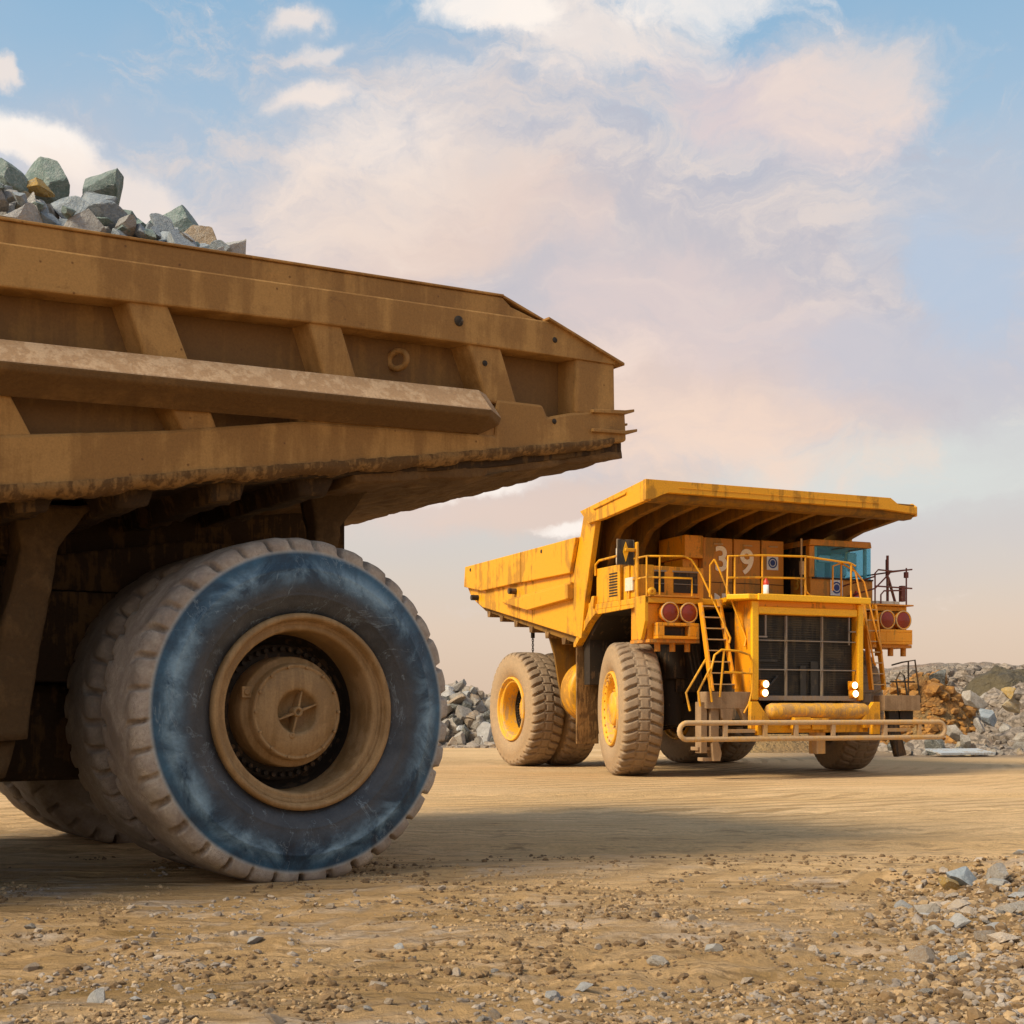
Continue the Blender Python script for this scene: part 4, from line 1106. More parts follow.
# wheels of the near truck
def W(x, y, rz, sp, f=False, t=None):
    w_ = wheel(NT, (x + 0.085, y, 1.553), rz, t or T_PLAIN, FRIM_N if f else RIM_N, FHUB_N if f else HUB_N, sp)
    w_.scale = (1.015, 1.0, 1.015)
W(0, 0.0, R(1.8), 0.13, t=T_NEAR); W(0, 2.24, PI, 0.3)
W(0, 6.4, PI, 0.5); W(0, 4.28, 0, 0.9)
W(-6.3, 0.1, 0, 0.2, True); W(-6.3, 6.3, PI, 0.7, True)

# ================================================================== FAR TRUCK   (x = across, y = towards its tail)
FT = empty('dump_truck', (2.33, 32.4, 0), R(24))
tag(FT, 'yellow dump truck numbered 39, empty and facing the camera, headlamps lit', 'dump truck', 'mining dump trucks')
ST = -R(90) 
steer = R(16.0)
def fw(x, y, side, inner, st=0.0, front=False, sp=0.0):
    rz = (-PI / 2 if side == 0 else PI / 2) + st
    return wheel(FT, (x, y, CZ), rz, T_FAR, FRIM_F if front else RIM_F, FHUB_F if front else HUB_F, sp)
# after rotz -90 the tyre's +Y points to +x
fw(0.0, 0.0, 0, False, -steer * 1.0, True, 0.05)
fw(7.50, 0.0, 1, False, -steer * 1.0, True, 0.3)
_w = fw(0.02, 5.94, 0, False, 0, False, 0.1); [setattr(c, 'location', (0, 0.28, 0)) or setattr(c, 'scale', (0.8, 1, 0.8)) for c in _w.children if c.name.startswith('hub')]; fw(2.14, 5.94, 1, True, 0, False, 0.4)
fw(7.48, 5.94, 1, False, 0, False, 0.2); fw(5.36, 5.94, 0, True, 0, False, 0.7)

def part(name, mat, bevel=0.012, parent=None):
    mb = MB()
    def done():
        return mb.build(name, mat, parent or FT, bevel)
    return mb, done

# chassis
mb, d = part('frame', 'dark')
mb.box(2.3, 2.8, -2.2, 8.2, 1.35, 2.2); mb.box(4.7, 5.2, -2.2, 8.2, 1.35, 2.2)
mb.box(2.8, 4.7, -2.0, -1.5, 1.0, 1.7); mb.box(2.8, 4.7, 2.0, 2.4, 1.4, 2.1); mb.box(2.8, 4.7, 7.8, 8.2, 1.4, 2.1)
mb.box(1.5, 6.0, -0.3, 0.4, 1.15, 1.75)
mb.box(2.5, 4.9, -2.05, 3.2, 1.75, 3.9)
d()
mb, d = part('axle_housing', 'dark')
mb.lathe([(0.0, 0.9), (0.55, 0.9), (0.6, 2.4), (0.8, 3.2), (0.8, 4.3), (0.6, 5.1), (0.55, 6.6), (0.0, 6.6)], 28, c=(0, 5.94, CZ), axis='x')
d()
for x in (1.55, 5.95):
    mb, d = part('suspension_strut', 'dark', 0)
    mb.cyl((x, -0.35, 1.2), (x, -0.2, 3.2), 0.27); mb.cyl((x, -0.4, 2.3), (x, -0.25, 3.9), 0.34)
    d()
pass
# bulkhead behind wheel: dark closing panels below deck
for x in (1.5, 5.3):
    mb, d = part('engine_cover', 'dark'); mb.box(x, x + 0.7, -0.6, 0.8, 2.0, 3.9); d()
# fuel tank
mb, d = part('fuel_tank', 'yellow', 0)
mb.lathe([(0.0, 0.0), (0.20, 0.005), (0.45, 0.04), (0.72, 0.12), (0.78, 0.16), (0.80, 0.22), (0.80, 0.7), (0.0, 0.75)], 40, c=(0.92, 2.2, 2.05))
add = []
for k in range(12):
    a = 2 * PI * k / 12
    mb.tube([(0.92 + 0.55 * math.cos(a), 2.24, 2.05 + 0.55 * math.sin(a)), (0.92 + 0.55 * math.cos(a), 2.29, 2.05 + 0.55 * math.sin(a))], 0.03, 6)
d()
# mud flap behind the front wheel
mb, d = part('mud_flap', 'mud', 0.01)
mb.box(-0.06, 0.56, 1.60, 1.66, 0.72, 3.30)
d()
mb, d = part('rear_guard', 'underpaint', 0.01)
mb.prism([(-0.02, 3.7), (1.15, 3.6), (1.05, 2.4), (0.62, 1.45), (0.42, 1.7), (0.2, 3.0)], 1, 3.40, 3.48)
d()
# side mudguard strip
mb, d = part('mudguard', 'yellow', 0.01)
mb.prism([(0.66, 4.05), (0.52, 3.92), (0.9, 3.72), (1.62, 3.15), (1.72, 3.15), (1.72, 3.25), (1.02, 3.85), (0.72, 4.35), (0.6, 4.35)], 0, -0.10, 0.10)
d()
mb, d = part('wheel_arch', 'dark', 0.01)
mb.prism([(-0.85, 4.0), (0.5, 3.88), (1.5, 3.12), (1.60, 3.16), (1.60, 4.0)], 0, 0.11, 2.0)
mb.box(0.12, 2.1, 1.25, 1.55, 2.2, 3.4)
d()
# decks
mb, d = part('deck', 'yellow', 0.015)
mb.box(-0.03, 2.15, -1.80, 1.2, 4.02, 4.16)
mb.box(5.28, 7.55, -1.70, 1.2, 4.04, 4.16)
mb.box(2.15, 5.28, -1.0, 1.2, 4.03, 4.155)
d()
mb, d = part('deck_skirt', 'yellow', 0.01)
mb.prism([(0.66, 4.02), (-1.36, 4.02), (-1.36, 3.94), (0.55, 3.90)], 0, -0.03, 0.03)
mb.prism([(-1.32, 4.18), (-1.80, 4.18), (-1.80, 3.60), (-1.62, 3.18), (-1.5, 3.18), (-1.32, 3.8)], 0, -0.04, 0.05)
d()
mb, d = part('hood_slab', 'brightyellow', 0.02)
mb.prism([(1.62, -2.62), (1.98, -2.98), (5.34, -2.98), (5.34, -1.05), (2.25, -1.05), (2.0, -2.0)], 2, 4.08, 4.20)
mb.box(2.2, 5.36, -3.04, -2.98, 4.06, 4.21)
d()
# hood / radiator housing
mb, d = part('hood', 'orange', 0.02)
mb.box(2.17, 2.34, -2.80, -2.10, 1.78, 4.08); mb.box(5.12, 5.26, -2.80, -2.10, 1.78, 4.08)
mb.box(2.34, 5.12, -2.80, -2.10, 3.76, 4.08)
d()
mb, d = part('hood_corner', 'brightyellow', 0.02)
mb.box(2.15, 2.33, -2.86, -2.78, 1.80, 4.06); mb.box(5.13, 5.28, -2.86, -2.78, 1.80, 4.06)
mb.prism([(2.335, 3.94), (2.345, 3.77), (5.115, 3.77), (5.125, 3.94)], 1, -2.84, -2.80)
d()
g = MB(); g.box(2.35, 5.11, -2.62, -2.58, 1.80, 3.76)
gr = g.build('radiator_grille', 'black', FT)
mb = MB()
for i in range(34):
    z = 1.86 + i * 0.056
    mb.box(2.36, 5.10, -2.655, -2.63, z, z + 0.016)
mb.build('grille_slats', 'black', gr)
mb = MB()
for x in (3.16, 4.17):
    mb.box(x - 0.02, x + 0.02, -2.76, -2.70, 1.84, 3.75)
for z in (2.50, 3.17):
    mb.box(2.36, 5.10, -2.79, -2.762, z - 0.012, z + 0.012)
mb.box(2.36, 5.10, -2.82, -2.70, 1.79, 1.90)
mb.box(2.56, 2.60, -2.77, -2.74, 3.25, 3.75); mb.box(2.36, 2.60, -2.80, -2.771, 3.23, 3.265)
mb.box(4.92, 4.95, -2.77, -2.74, 3.1, 3.75); mb.box(4.92, 5.10, -2.80, -2.771, 3.4, 3.43)
mb.build('grille_bars', 'bar', gr)
mb = MB(); mb.tube([(2.95, -2.69, 2.35), (2.5, -2.69, 1.9)], 0.03); mb.box(3.6, 3.75, -2.69, -2.66, 1.9, 2.6); mb.box(3.9, 4.1, -2.69, -2.66, 1.9, 2.7); mb.box(2.4, 2.95, -2.69, -2.66, 2.68, 2.74)
mb.build('grille_brace', 'black', gr)
for (x, z) in ((2.47, 2.16), (2.45, 1.96), (4.97, 2.15), (4.99, 1.95)):
    h = MB(); h.cyl((x, -2.93, z), (x, -2.80, z), 0.095, 20); h.box(x - 0.10, x + 0.10, -2.83, -2.80, z - 0.1, z + 0.1)
    hh = h.build('work_lamp', 'orange', FT)
    l = MB(); l.lathe([(0.074, -2.934), (0.076, -2.94), (0.06, -2.955), (0.0, -2.965)], 20, c=(x, 0, z)); l.build('lens', 'lamp', hh)

# front cylinder beam and brackets
mb, d = part('front_tube', 'stripdust', 0)
mb.lathe([(0.0, 2.5), (0.15, 2.52), (0.185, 2.6), (0.185, 5.2), (0.15, 5.28), (0.0, 5.3)], 28, c=(0, -2.95, 1.54), axis='x')
d()
mb, d = part('tube_strip', 'stripdust', 0.004)
mb.lathe([(0.19, 2.8), (0.19, 3.4)], 28, c=(0, -2.95, 1.54), axis='x'); mb.lathe([(0.19, 3.75), (0.19, 4.3)], 28, c=(0, -2.95, 1.54), axis='x'); mb.lathe([(0.19, 4.45), (0.19, 5.0)], 28, c=(0, -2.95, 1.54), axis='x')
d()
mb, d = part('bumper_bracket', 'yellow', 0.01)
for s_, x in ((1, 2.15), (-1, 5.35)):
    mb.prism([(x - 0.22 * s_, 1.15), (x + 0.25 * s_, 1.15), (x + 0.30 * s_, 1.35), (x - 0.02 * s_, 1.76), (x - 0.2 * s_, 1.76)], 1, -3.12, -3.0)
    mb.box(x - 0.1, x + 0.1, -3.25, -3.1, 1.0, 1.3)
mb.box(3.05, 3.5, -3.22, -3.05, 1.14, 1.40); mb.box(3.55, 4.0, -3.22, -3.05, 1.12, 1.38)
mb.prism([(2.95, 1.0), (3.1, 1.0), (3.2, 1.38), (3.05, 1.38)], 1, -3.24, -3.223)
mb.box(2.2, 5.3, -3.0, -2.6, 1.05, 1.30)
d()
# bumper: long tubular loop
mb, d = part('bumper', 'dusty', 0)
zt, zb, xl, xr, rr = 1.285, 0.925, 0.15, 7.15, 0.18
pts = [(xl, -3.3, zt), (3.6, -3.3, zt), (xr, -3.3, zt)] + arc((xr, (zt + zb) / 2), rr, 80, -80, 8, y=-3.3) + [(xr, -3.3, zb), (3.6, -3.3, zb), (xl, -3.3, zb)] + arc((xl, (zt + zb) / 2), rr, 260, 100, 8, y=-3.3)
mb.tube(pts, 0.058, 10, True)
for x in (1.14, 2.19, 3.03, 4.06, 5.55, 6.56):
    mb.box(x - 0.05, x + 0.05, -3.33, -3.27, zb, zt)
mb.box(1.2, 2.0, -3.2, -3.1, 1.06, 1.14); mb.box(5.7, 6.4, -3.2, -3.1, 1.06, 1.14)
d()

# headlight pods
def pod(x0, x1, lx, dark=False):
    mb = MB()
    mb.box(x0, x1, -1.66, -0.9, 3.20, 4.015)
    p = mb.build('light_pod', 'orange' if not dark else 'amber', FT, 0.015)
    mb = MB()
    mb.box(x0 - 0.05, x1 + 0.05, -1.86, -1.0, 4.165, 4.20)
    mb.build('pod_lip', 'amber', p)
    mb = MB()
    a, b = x0 + 0.14, x1 - 0.02
    mb.box(a, b, -1.90, -1.665, 3.50, 3.57); mb.box(a, b, -1.90, -1.665, 3.20, 3.27)
    mb.box(a, a + 0.18, -1.90, -1.665, 3.27, 3.50); mb.box(b - 0.28 if not dark else a + 0.18, b, -1.90, -1.665, 3.27, 3.50)
    sb = mb.build('step_box', 'orange', p, 0.012)
    if not dark: mb = MB(); mb.box(a + 0.1, b - 0.1, -1.72, -1.667, 3.29, 3.48); (dark or mb.build('slot', 'dark', sb))
    mb = MB(); mb.box(x0 - 0.02, x1 + 0.04, -1.80, -0.9, 3.12, 3.195)
    for k in range(3): mb.cyl((x0 + 0.3 + 0.4 * k, -1.6, 2.92), (x0 + 0.3 + 0.4 * k, -1.6, 3.12), 0.07, 10)
    mb.build('pod_base', 'amber', p)
    for x in lx:
        mb = MB(); mb.lathe([(0.20, -1.66), (0.22, -1.80), (0.235, -1.86), (0.235, -1.885), (0.205, -1.888), (0.20, -1.86), (0.0, -1.85)], 28, c=(x, 0, 3.81))
        h = mb.build('headlight', 'orange', p)
        mb = MB(); mb.lathe([(0.205, -1.872), (0.16, -1.892), (0.08, -1.905), (0.0, -1.91)], 28, c=(x, 0, 3.81))
        mb.build('lens', 'lens', h)
        mb = MB(); mb.lathe([(0.218, -1.89), (0.236, -1.892), (0.236, -1.86), (0.218, -1.86)], 28, c=(x, 0, 3.81))
        mb.build('lamp_ring', 'dusty', h)
pod(0.10, 1.37, (0.58, 1.08))
pod(6.42, 7.58, (6.80, 7.30), True)

# left service cabinet with louvres (side of the deck)
mb, d = part('service_cabinet', 'yellow', 0.02)
mb.box(0.0, 0.62, -0.55, 0.66, 4.16, 5.02)
cab = d()
mb = MB()
for k in range(9): mb.box(-0.012, -0.004, -0.42, -0.02, 4.28 + k * 0.066, 4.312 + k * 0.066)
mb.build('louvre', 'dark', cab)
mb = MB(); mb.tube([(-0.03, 0.64, 4.85), (-0.03, 0.64, 5.12), (-0.03, 0.45, 5.20), (-0.03, -0.62, 5.22)], 0.03); mb.tube([(-0.03, -0.60, 3.95), (-0.03, -0.60, 5.2)], 0.022)
mb.build('grab_rail', 'yellow', FT)
mb, d = part('valve_box', 'yellow', 0.02)
mb.box(0.05, 0.5, -1.30, -0.62, 4.16, 4.95); mb.box(-0.02, 0.04, -1.40, -1.28, 4.0, 5.45); mb.box(-0.3, 0.0, -1.36, -1.30, 5.22, 5.30)
d()
mb, d = part('filter_canister', 'pale', 0.01)
mb.lathe([(0, 0), (0.14, 0.02), (0.15, 0.1), (0.15, 0.42), (0.10, 0.5), (0, 0.5)], 18, c=(0.30, -0.1, 5.02), axis='z')
d()
mb, d = part('valve_cap', 'pale', 0.01); mb.box(-0.01, 0.046, -1.16, -0.8, 4.35, 4.66); d()
mb, d = part('lug', 'yellow', 0.0)
mb.lathe([(0.05, 0), (0.11, 0), (0.11, 0.05), (0.05, 0.05), (0.05, 0)], 16, c=(-0.03, 0.95, 4.1), axis='x')
mb.box(-0.03, 0.02, 0.86, 1.04, 3.7, 4.05)
mb.lathe([(0.04, 0), (0.10, 0), (0.10, 0.05), (0.04, 0.05), (0.04, 0)], 16, c=(0.12, -1.86, 4.27), axis='y')
d()
mb, d = part('position_plate', 'black', 0.004)
mb.box(-0.42, 0.0, -1.20, -1.18, 4.93, 5.50)
pl = d()
mb = MB(); mb.prism([(-0.21, 5.00), (-0.14, 5.22), (-0.17, 5.35), (-0.21, 5.46), (-0.25, 5.35), (-0.28, 5.22)], 1, -1.215, -1.203); mb.build('plate_mark', 'brightyellow', pl)
mb = MB(); mb.tube([(-0.43, -1.19, 5.51), (0.01, -1.19, 5.51), (0.01, -1.19, 4.92), (-0.43, -1.19, 4.92)], 0.012, 6, True); mb.build('plate_rim', 'bar', pl)

# low electric box with two openings behind the left rail
mb, d = part('blower_box', 'orange', 0.015)
mb.box(0.20, 2.10, -0.88, 0.3, 4.16, 4.98)
bb = d()
mb = MB()
for a, b in ((0.40, 1.0), (1.26, 1.92)): mb.box(a, b, -0.90, -0.884, 4.36, 4.84)
mb.build('opening', 'dark', bb)
mb = MB()
for a, b in ((0.40, 1.0), (1.26, 1.92)):
    mb.box(a - 0.04, b + 0.04, -0.93, -0.905, 4.845, 4.88); mb.box(a, b, -0.915, -0.903, 4.56, 4.575)
mb.build('opening_trim', 'bar', bb)
mb, d = part('resistor_box', 'orange', 0.015)
mb.box(1.98, 2.50, -0.22, 1.05, 5.30, 5.86); mb.box(2.05, 2.50, 0.0, 0.9, 4.98, 5.30)
d()
# control cabinets with the fleet number
for (a, b, z1) in ((2.51, 3.37, 5.83), (3.41, 4.19, 5.83), (4.23, 4.90, 5.84)):
    mb, d = part('control_cabinet', 'amber', 0.02)
    mb.box(a, b, -0.20, 0.95, 4.16, z1)
    cc = d()
    mb = MB(); m_ = (a + b) / 2
    mb.box(m_ - 0.13, m_ + 0.13, -0.235, -0.2, z1 - 0.17, z1 - 0.14); mb.build('handle', 'dusty', cc)
    mb = MB(); mb.box(a + 0.02, b - 0.02, -0.215, -0.205, 4.72, 4.735); mb.build('seam', 'dark', cc)

def text(body, size, loc, rot, mat, parent, ext=0.006, name='number'):
    cu = bpy.data.curves.new(name, 'FONT'); cu.body = body; cu.size = size; cu.extrude = ext; cu.align_x = 'CENTER'; cu.align_y = 'CENTER'; cu.offset = 0.018 * size
    t = bpy.data.objects.new(name, cu); COL.objects.link(t)
    dg = bpy.context.evaluated_depsgraph_get()
    me = bpy.data.meshes.new_from_object(t.evaluated_get(dg))
    COL.objects.unlink(t); bpy.data.objects.remove(t)
    me.materials.clear(); me.materials.append(M[mat])
    o = bpy.data.objects.new(name, me); COL.objects.link(o); o.parent = parent
    o.location = loc; o.rotation_euler = rot
    return o
text('3', 0.86, (3.03, -0.215, 5.28), (PI / 2, 0, 0), 'digit', FT)
text('9', 0.86, (3.78, -0.215, 5.24), (PI / 2, 0, 0), 'digit', FT)
text('39', 0.42, (5.215, -0.42, 4.75), (PI / 2, 0, -PI / 2), 'digit_dim', FT)

def round_sign(x, y, z, s=0.17):
    mb = MB(); mb.box(x - s, x + s, y - 0.01, y, z - s * 1.05, z + s * 1.05)
    o = mb.build('sign', 'signwhite', FT)
    mb = MB(); mb.lathe([(0.0, -0.016), (s * 0.45, -0.016)], 24, c=(x, y, z)); mb.lathe([(s * 0.58, -0.016), (s * 0.80, -0.016)], 24, c=(x, y, z))
    mb.box(x - s * 0.3, x + s * 0.3, y - 0.02, y - 0.017, z - s * 0.1, z + s * 0.1)
    mb.build('emblem', 'blue', o)
round_sign(4.55, -0.205, 5.28)
round_sign(6.05, -0.83, 4.66, 0.19)
# white remnant plate at the foot of the first cabinet
mb, d = part('painted_mark', 'digit', 0); mb.prism([(2.83, 4.30), (3.0, 4.30), (3.0, 4.38), (2.86, 4.46), (2.83, 4.46)], 1, -0.212, -0.202); mb.prism([(3.05, 4.30), (3.2, 4.42), (3.2, 4.46), (3.05, 4.46)], 1, -0.212, -0.202); d()

# extinguisher bottles
for (x, y, z) in ((2.62, -2.72, 4.22), (6.45, -1.1, 4.2)):
    mb = MB(); mb.lathe([(0, 0), (0.06, 0), (0.065, 0.03), (0.065, 0.22), (0.0, 0.22)], 14, c=(x, y, z), axis='z')
    e = mb.build('extinguisher', 'signwhite', FT)
    mb = MB(); mb.lathe([(0.066, 0.22), (0.066, 0.30), (0.03, 0.34), (0.03, 0.37), (0, 0.37)], 14, c=(x, y, z), axis='z'); mb.build('cap', 'red', e)

# cab
cb = MB()
cb.prism([(5.26, 4.17), (7.20, 4.17), (7.20, 4.90), (5.26, 4.90)], 1, -0.82, 1.0)
cb.box(5.26, 5.42, -0.78, -0.62, 4.9, 5.70); cb.box(5.26, 5.40, 0.75, 1.0, 4.9, 5.70)
cb.box(7.06, 7.20, 0.75, 1.0, 4.9, 5.70); cb.box(5.40, 7.06, 0.9, 1.0, 4.9, 5.70)
cb.prism([(5.20, 5.70), (7.14, 5.70), (7.11, 5.86), (5.24, 5.85)], 1, -0.86, 1.05)
cabo = cb.build('cab', 'amber', FT, 0.02)
mb = MB(); mb.box(5.42, 7.16, -0.79, -0.77, 4.90, 5.70)
ws = mb.build('windscreen', 'glass', cabo)
mb = MB(); mb.box(7.15, 7.17, -0.77, 0.75, 4.90, 5.70); mb.build('side_window', 'glass', cabo)
mb = MB(); mb.box(5.28, 5.30, -0.62, 0.75, 4.90, 5.70); mb.build('side_window', 'glass', cabo)
mb = MB(); mb.box(5.255, 5.275, -0.62, 0.12, 4.9, 5.7); mb.box(5.25, 5.254, 0.0, 0.8, 4.25, 5.65); mb.build('door', 'dark', cabo)
mb = MB(); mb.box(5.7, 6.1, -0.3, 0.0, 4.9, 5.35); mb.box(6.3, 6.75, -0.25, 0.1, 4.9, 5.55)
mb.prism([(6.3, 5.35), (6.75, 5.35), (6.7, 5.6), (6.4, 5.6)], 1, -0.24, -0.15)
mb.build('seat', 'signwhite', cabo, 0.03)
mb = MB(); mb.box(6.35, 6.47, -0.72, -0.66, 4.98, 5.36); mb.box(6.50, 6.78, -0.72, -0.66, 5.1, 5.58); mb.box(5.60, 5.95, -0.72, -0.66, 5.30, 5.48); mb.build('glass_reflection', 'signwhite', cabo, 0.03)  # white slabs behind the windscreen stand for its reflections
mb = MB(); mb.box(5.43, 5.50, -0.765, -0.70, 4.91, 5.68); mb.box(6.98, 7.05, -0.765, -0.70, 4.91, 5.68); mb.build('window_frame', 'pale', cabo)
mb = MB(); mb.box(5.43, 7.04, 0.78, 0.88, 4.9, 5.69); mb.build('sky_blue_panel', coated('sky_blue_fill', (0.10, 0.42, 0.62), (0.2, 0.4, 0.5), 0.1, 0.5, 2, 30, 0.0), cabo)  # blue panel stands for sky reflected in and seen through the glass
mb = MB(); mb.tube([(5.9, -0.85, 5.62), (6.3, -0.85, 5.68)], 0.012, 6); mb.tube([(6.4, -0.85, 5.60), (6.9, -0.85, 5.68)], 0.012, 6); mb.box(5.3, 7.18, -0.87, -0.822, 4.86, 4.90)
mb.build('wiper', 'dark', cabo)
mb = MB(); mb.tube([(5.0, -0.8, 4.17), (5.0, -0.8, 5.85)], 0.025, 8); mb.box(4.96, 5.04, -0.86, -0.78, 4.95, 5.28)
mb.build('mirror', 'dusty', FT)

# railings
def rail(name, mat, lines, r=0.024):
    mb = MB()
    for L in lines: mb.tube(L, r, 8)
    return mb.build(name, mat, FT)
Y1 = -1.78
rail('handrail', 'yellow', [
    [(0.02, -0.95, 5.08), (0.02, Y1, 5.08), (1.0, Y1, 5.12), (1.2, Y1, 5.05), (1.36, -1.95, 4.70), (1.72, -2.35, 3.55), (1.83, -2.45, 3.22), (1.80, -2.45, 3.1)],
    [(0.02, -0.95, 4.6), (0.02, Y1, 4.6), (1.22, Y1, 4.62), (1.22, Y1, 4.18)],
    [(0.02, Y1, 4.16), (0.02, Y1, 5.08)], [(0.36, Y1, 4.16), (0.36, Y1, 5.09)], [(0.02, -0.95, 4.16), (0.02, -0.95, 5.08)]])
rail('handrail', 'yellow', [
    [(1.67, -2.55, 4.18), (1.67, -2.6, 5.07), (2.6, -2.6, 5.13), (3.8, -2.6, 5.16), (5.1, -2.6, 5.06), (5.25, -2.6, 5.0)],
    [(1.67, -2.6, 4.58), (2.6, -2.6, 4.62), (3.8, -2.6, 4.65), (3.82, -2.6, 4.35), (3.95, -2.6, 4.24), (4.4, -2.6, 4.22)],
    [(1.85, -2.6, 4.18), (1.85, -2.6, 5.08)], [(2.6, -2.6, 4.18), (2.6, -2.6, 5.13)], [(3.8, -2.6, 4.18), (3.8, -2.6, 5.16)], [(5.12, -2.6, 4.2), (5.12, -2.6, 5.06)],
    [(1.50, -2.3, 5.02), (1.62, -2.38, 4.7), (2.05, -2.5, 3.6), (2.16, -2.6, 3.2), (2.10, -2.62, 3.02)],
    [(1.44, -2.2, 4.16), (1.45, -2.2, 4.9), (1.50, -2.3, 5.02)]])
rail('handrail', 'maroon', [
    [(6.64, -1.6, 4.2), (6.64, -1.6, 4.98), (6.74, -1.6, 5.07), (7.2, -1.6, 5.05), (7.8, -1.6, 5.12)], [(6.64, -1.6, 4.66), (7.8, -1.6, 4.64)],
    [(6.82, -1.6, 4.2), (6.82, -1.6, 4.45), (6.92, -1.6, 4.55), (7.5, -1.6, 4.58)],
    [(7.62, -1.6, 4.2), (7.62, -1.6, 5.15)], [(7.62, -1.6, 5.1), (7.62, -0.2, 5.1), (7.62, 0.8, 5.1)], [(6.2, -0.9, 4.7), (6.64, -1.6, 4.9)], [(6.2, -0.9, 4.4), (6.64, -1.6, 4.6), (7.1, -1.6, 5.0)]], 0.02)
rail('aerial', 'maroon', [[(7.11, -1.5, 4.2), (7.11, -1.5, 5.45)], [(7.17, -1.4, 4.9), (7.17, -1.4, 5.36)], [(7.13, -1.5, 4.9), (7.38, -1.5, 4.2)]], 0.034)
mb, d = part('battery_box', 'pale', 0.01); mb.box(6.66, 7.45, -1.55, -0.9, 4.165, 4.30); d()
mb, d = part('horn_box', 'maroon', 0.01); mb.box(7.46, 7.58, -1.62, -1.5, 4.3, 4.70); d()
mb, d = part('beacon', 'maroon', 0.01); mb.box(7.58, 7.68, -1.62, -1.54, 4.9, 5.05); d()

# ladders
def ladder(p0, p1, q0, q1, n, mat, w=0.055):
    mb = MB()
    def beam(a, b):
        a, b = Vector(a), Vector(b)
        mb.add([a + Vector((dx, dy, 0)) for dx, dy in ((-w / 2, -0.07), (w / 2, -0.07), (w / 2, 0.07), (-w / 2, 0.07))] +
               [b + Vector((dx, dy, 0)) for dx, dy in ((-w / 2, -0.07), (w / 2, -0.07), (w / 2, 0.07), (-w / 2, 0.07))],
               [(0, 1, 2, 3), (7, 6, 5, 4), (0, 4, 5, 1), (1, 5, 6, 2), (2, 6, 7, 3), (3, 7, 4, 0)])
    beam(p0, p1); beam(q0, q1)
    l = mb.build('ladder', mat, FT, 0.008)
    for i in range(n):
        t = (i + 0.5) / n
        a = Vector(p0).lerp(Vector(p1), t); b = Vector(q0).lerp(Vector(q1), t)
        z = (a.z + b.z) / 2
        mm = MB()
        mm.add([(a.x, a.y - 0.07, z - 0.012), (b.x, b.y - 0.07, z - 0.012), (b.x, b.y + 0.07, z - 0.012), (a.x, a.y + 0.07, z - 0.012),
                (a.x, a.y - 0.07, z + 0.012), (b.x, b.y - 0.07, z + 0.012), (b.x, b.y + 0.07, z + 0.012), (a.x, a.y + 0.07, z + 0.012)],
               [(0, 3, 2, 1), (4, 5, 6, 7), (0, 1, 5, 4), (1, 2, 6, 5), (2, 3, 7, 6), (3, 0, 4, 7)])
        mm.build('rung', 'dusty', l)
    return l
ladder((1.36, -1.92, 4.05), (1.24, -2.60, 2.0), (1.84, -1.95, 4.14), (1.86, -2.60, 2.05), 8, 'orange')
ladder((6.02, -1.92, 4.16), (5.72, -2.60, 2.05), (6.36, -1.92, 4.16), (6.10, -2.60, 2.05), 8, 'orange')
rail('handrail', 'orange', [
    [(5.68, -1.5, 5.20), (5.78, -1.92, 4.95), (5.80, -2.45, 3.2), (5.88, -2.5, 2.7), (5.93, -2.5, 2.65)],
    [(5.88, -1.5, 5.24), (6.05, -1.92, 4.7), (6.16, -2.3, 3.3), (6.2, -2.4, 2.95)],
    [(5.68, -1.5, 4.17), (5.68, -1.5, 5.2)], [(5.35, -1.6, 4.5), (5.35, -1.6, 5.1), (5.68, -1.5, 5.2)]])
# lower access handles and step plates
rail('handrail', 'yellow', [
    [(0.48, -2.9, 1.55), (0.38, -2.9, 1.95), (0.77, -2.9, 2.53), (0.95, -2.8, 2.7)],
    [(1.05, -2.9, 1.75), (0.98, -2.9, 2.3), (1.12, -2.9, 2.8), (1.30, -2.9, 2.92), (1.74, -2.9, 2.90), (2.05, -2.9, 2.82), (2.13, -2.9, 2.65), (2.12, -2.9, 2.0), (2.03, -2.9, 1.7), (1.9, -2.9, 1.5)],
    [(1.26, -2.9, 1.86), (1.37, -2.9, 2.92)], [(1.37, -2.9, 2.42), (2.12, -2.9, 2.40)],
    [(0.75, -2.9, 1.65), (0.69, -2.9, 1.97), (0.90, -2.9, 2.33), (1.0, -2.9, 2.5)]], 0.026)
rail('handrail', 'dark', [
    [(6.25, -2.7, 2.65), (6.55, -2.7, 2.72), (6.95, -2.7, 2.78), (7.05, -2.7, 2.2), (7.12, -2.7, 1.75)],
    [(6.45, -2.7, 1.9), (6.38, -2.7, 2.3), (6.5, -2.7, 2.48), (6.62, -2.7, 2.4), (6.72, -2.7, 1.85)], [(6.2, -2.7, 2.25), (6.95, -2.7, 2.25)], [(6.75, -2.7, 2.75), (6.75, -2.7, 1.7)]], 0.02)
mb, d = part('step_plate', 'greydust', 0.01)
mb.box(0.95, 2.10, -2.86, -2.45, 1.60, 1.98)
d()
mb, d = part('step_plate', 'greydust', 0.01)
mb.box(5.90, 6.98, -2.86, -2.45, 1.56, 1.92)
d()
mb, d = part('step_bracket', 'greydust', 0.01)
mb.prism([(1.30, 1.60), (1.65, 1.60), (1.60, 1.3), (1.45, 1.25), (1.35, 1.4)], 1, -2.86, -2.7)
mb.prism([(1.80, 1.60), (2.10, 1.60), (2.0, 1.25)], 1, -2.86, -2.7)
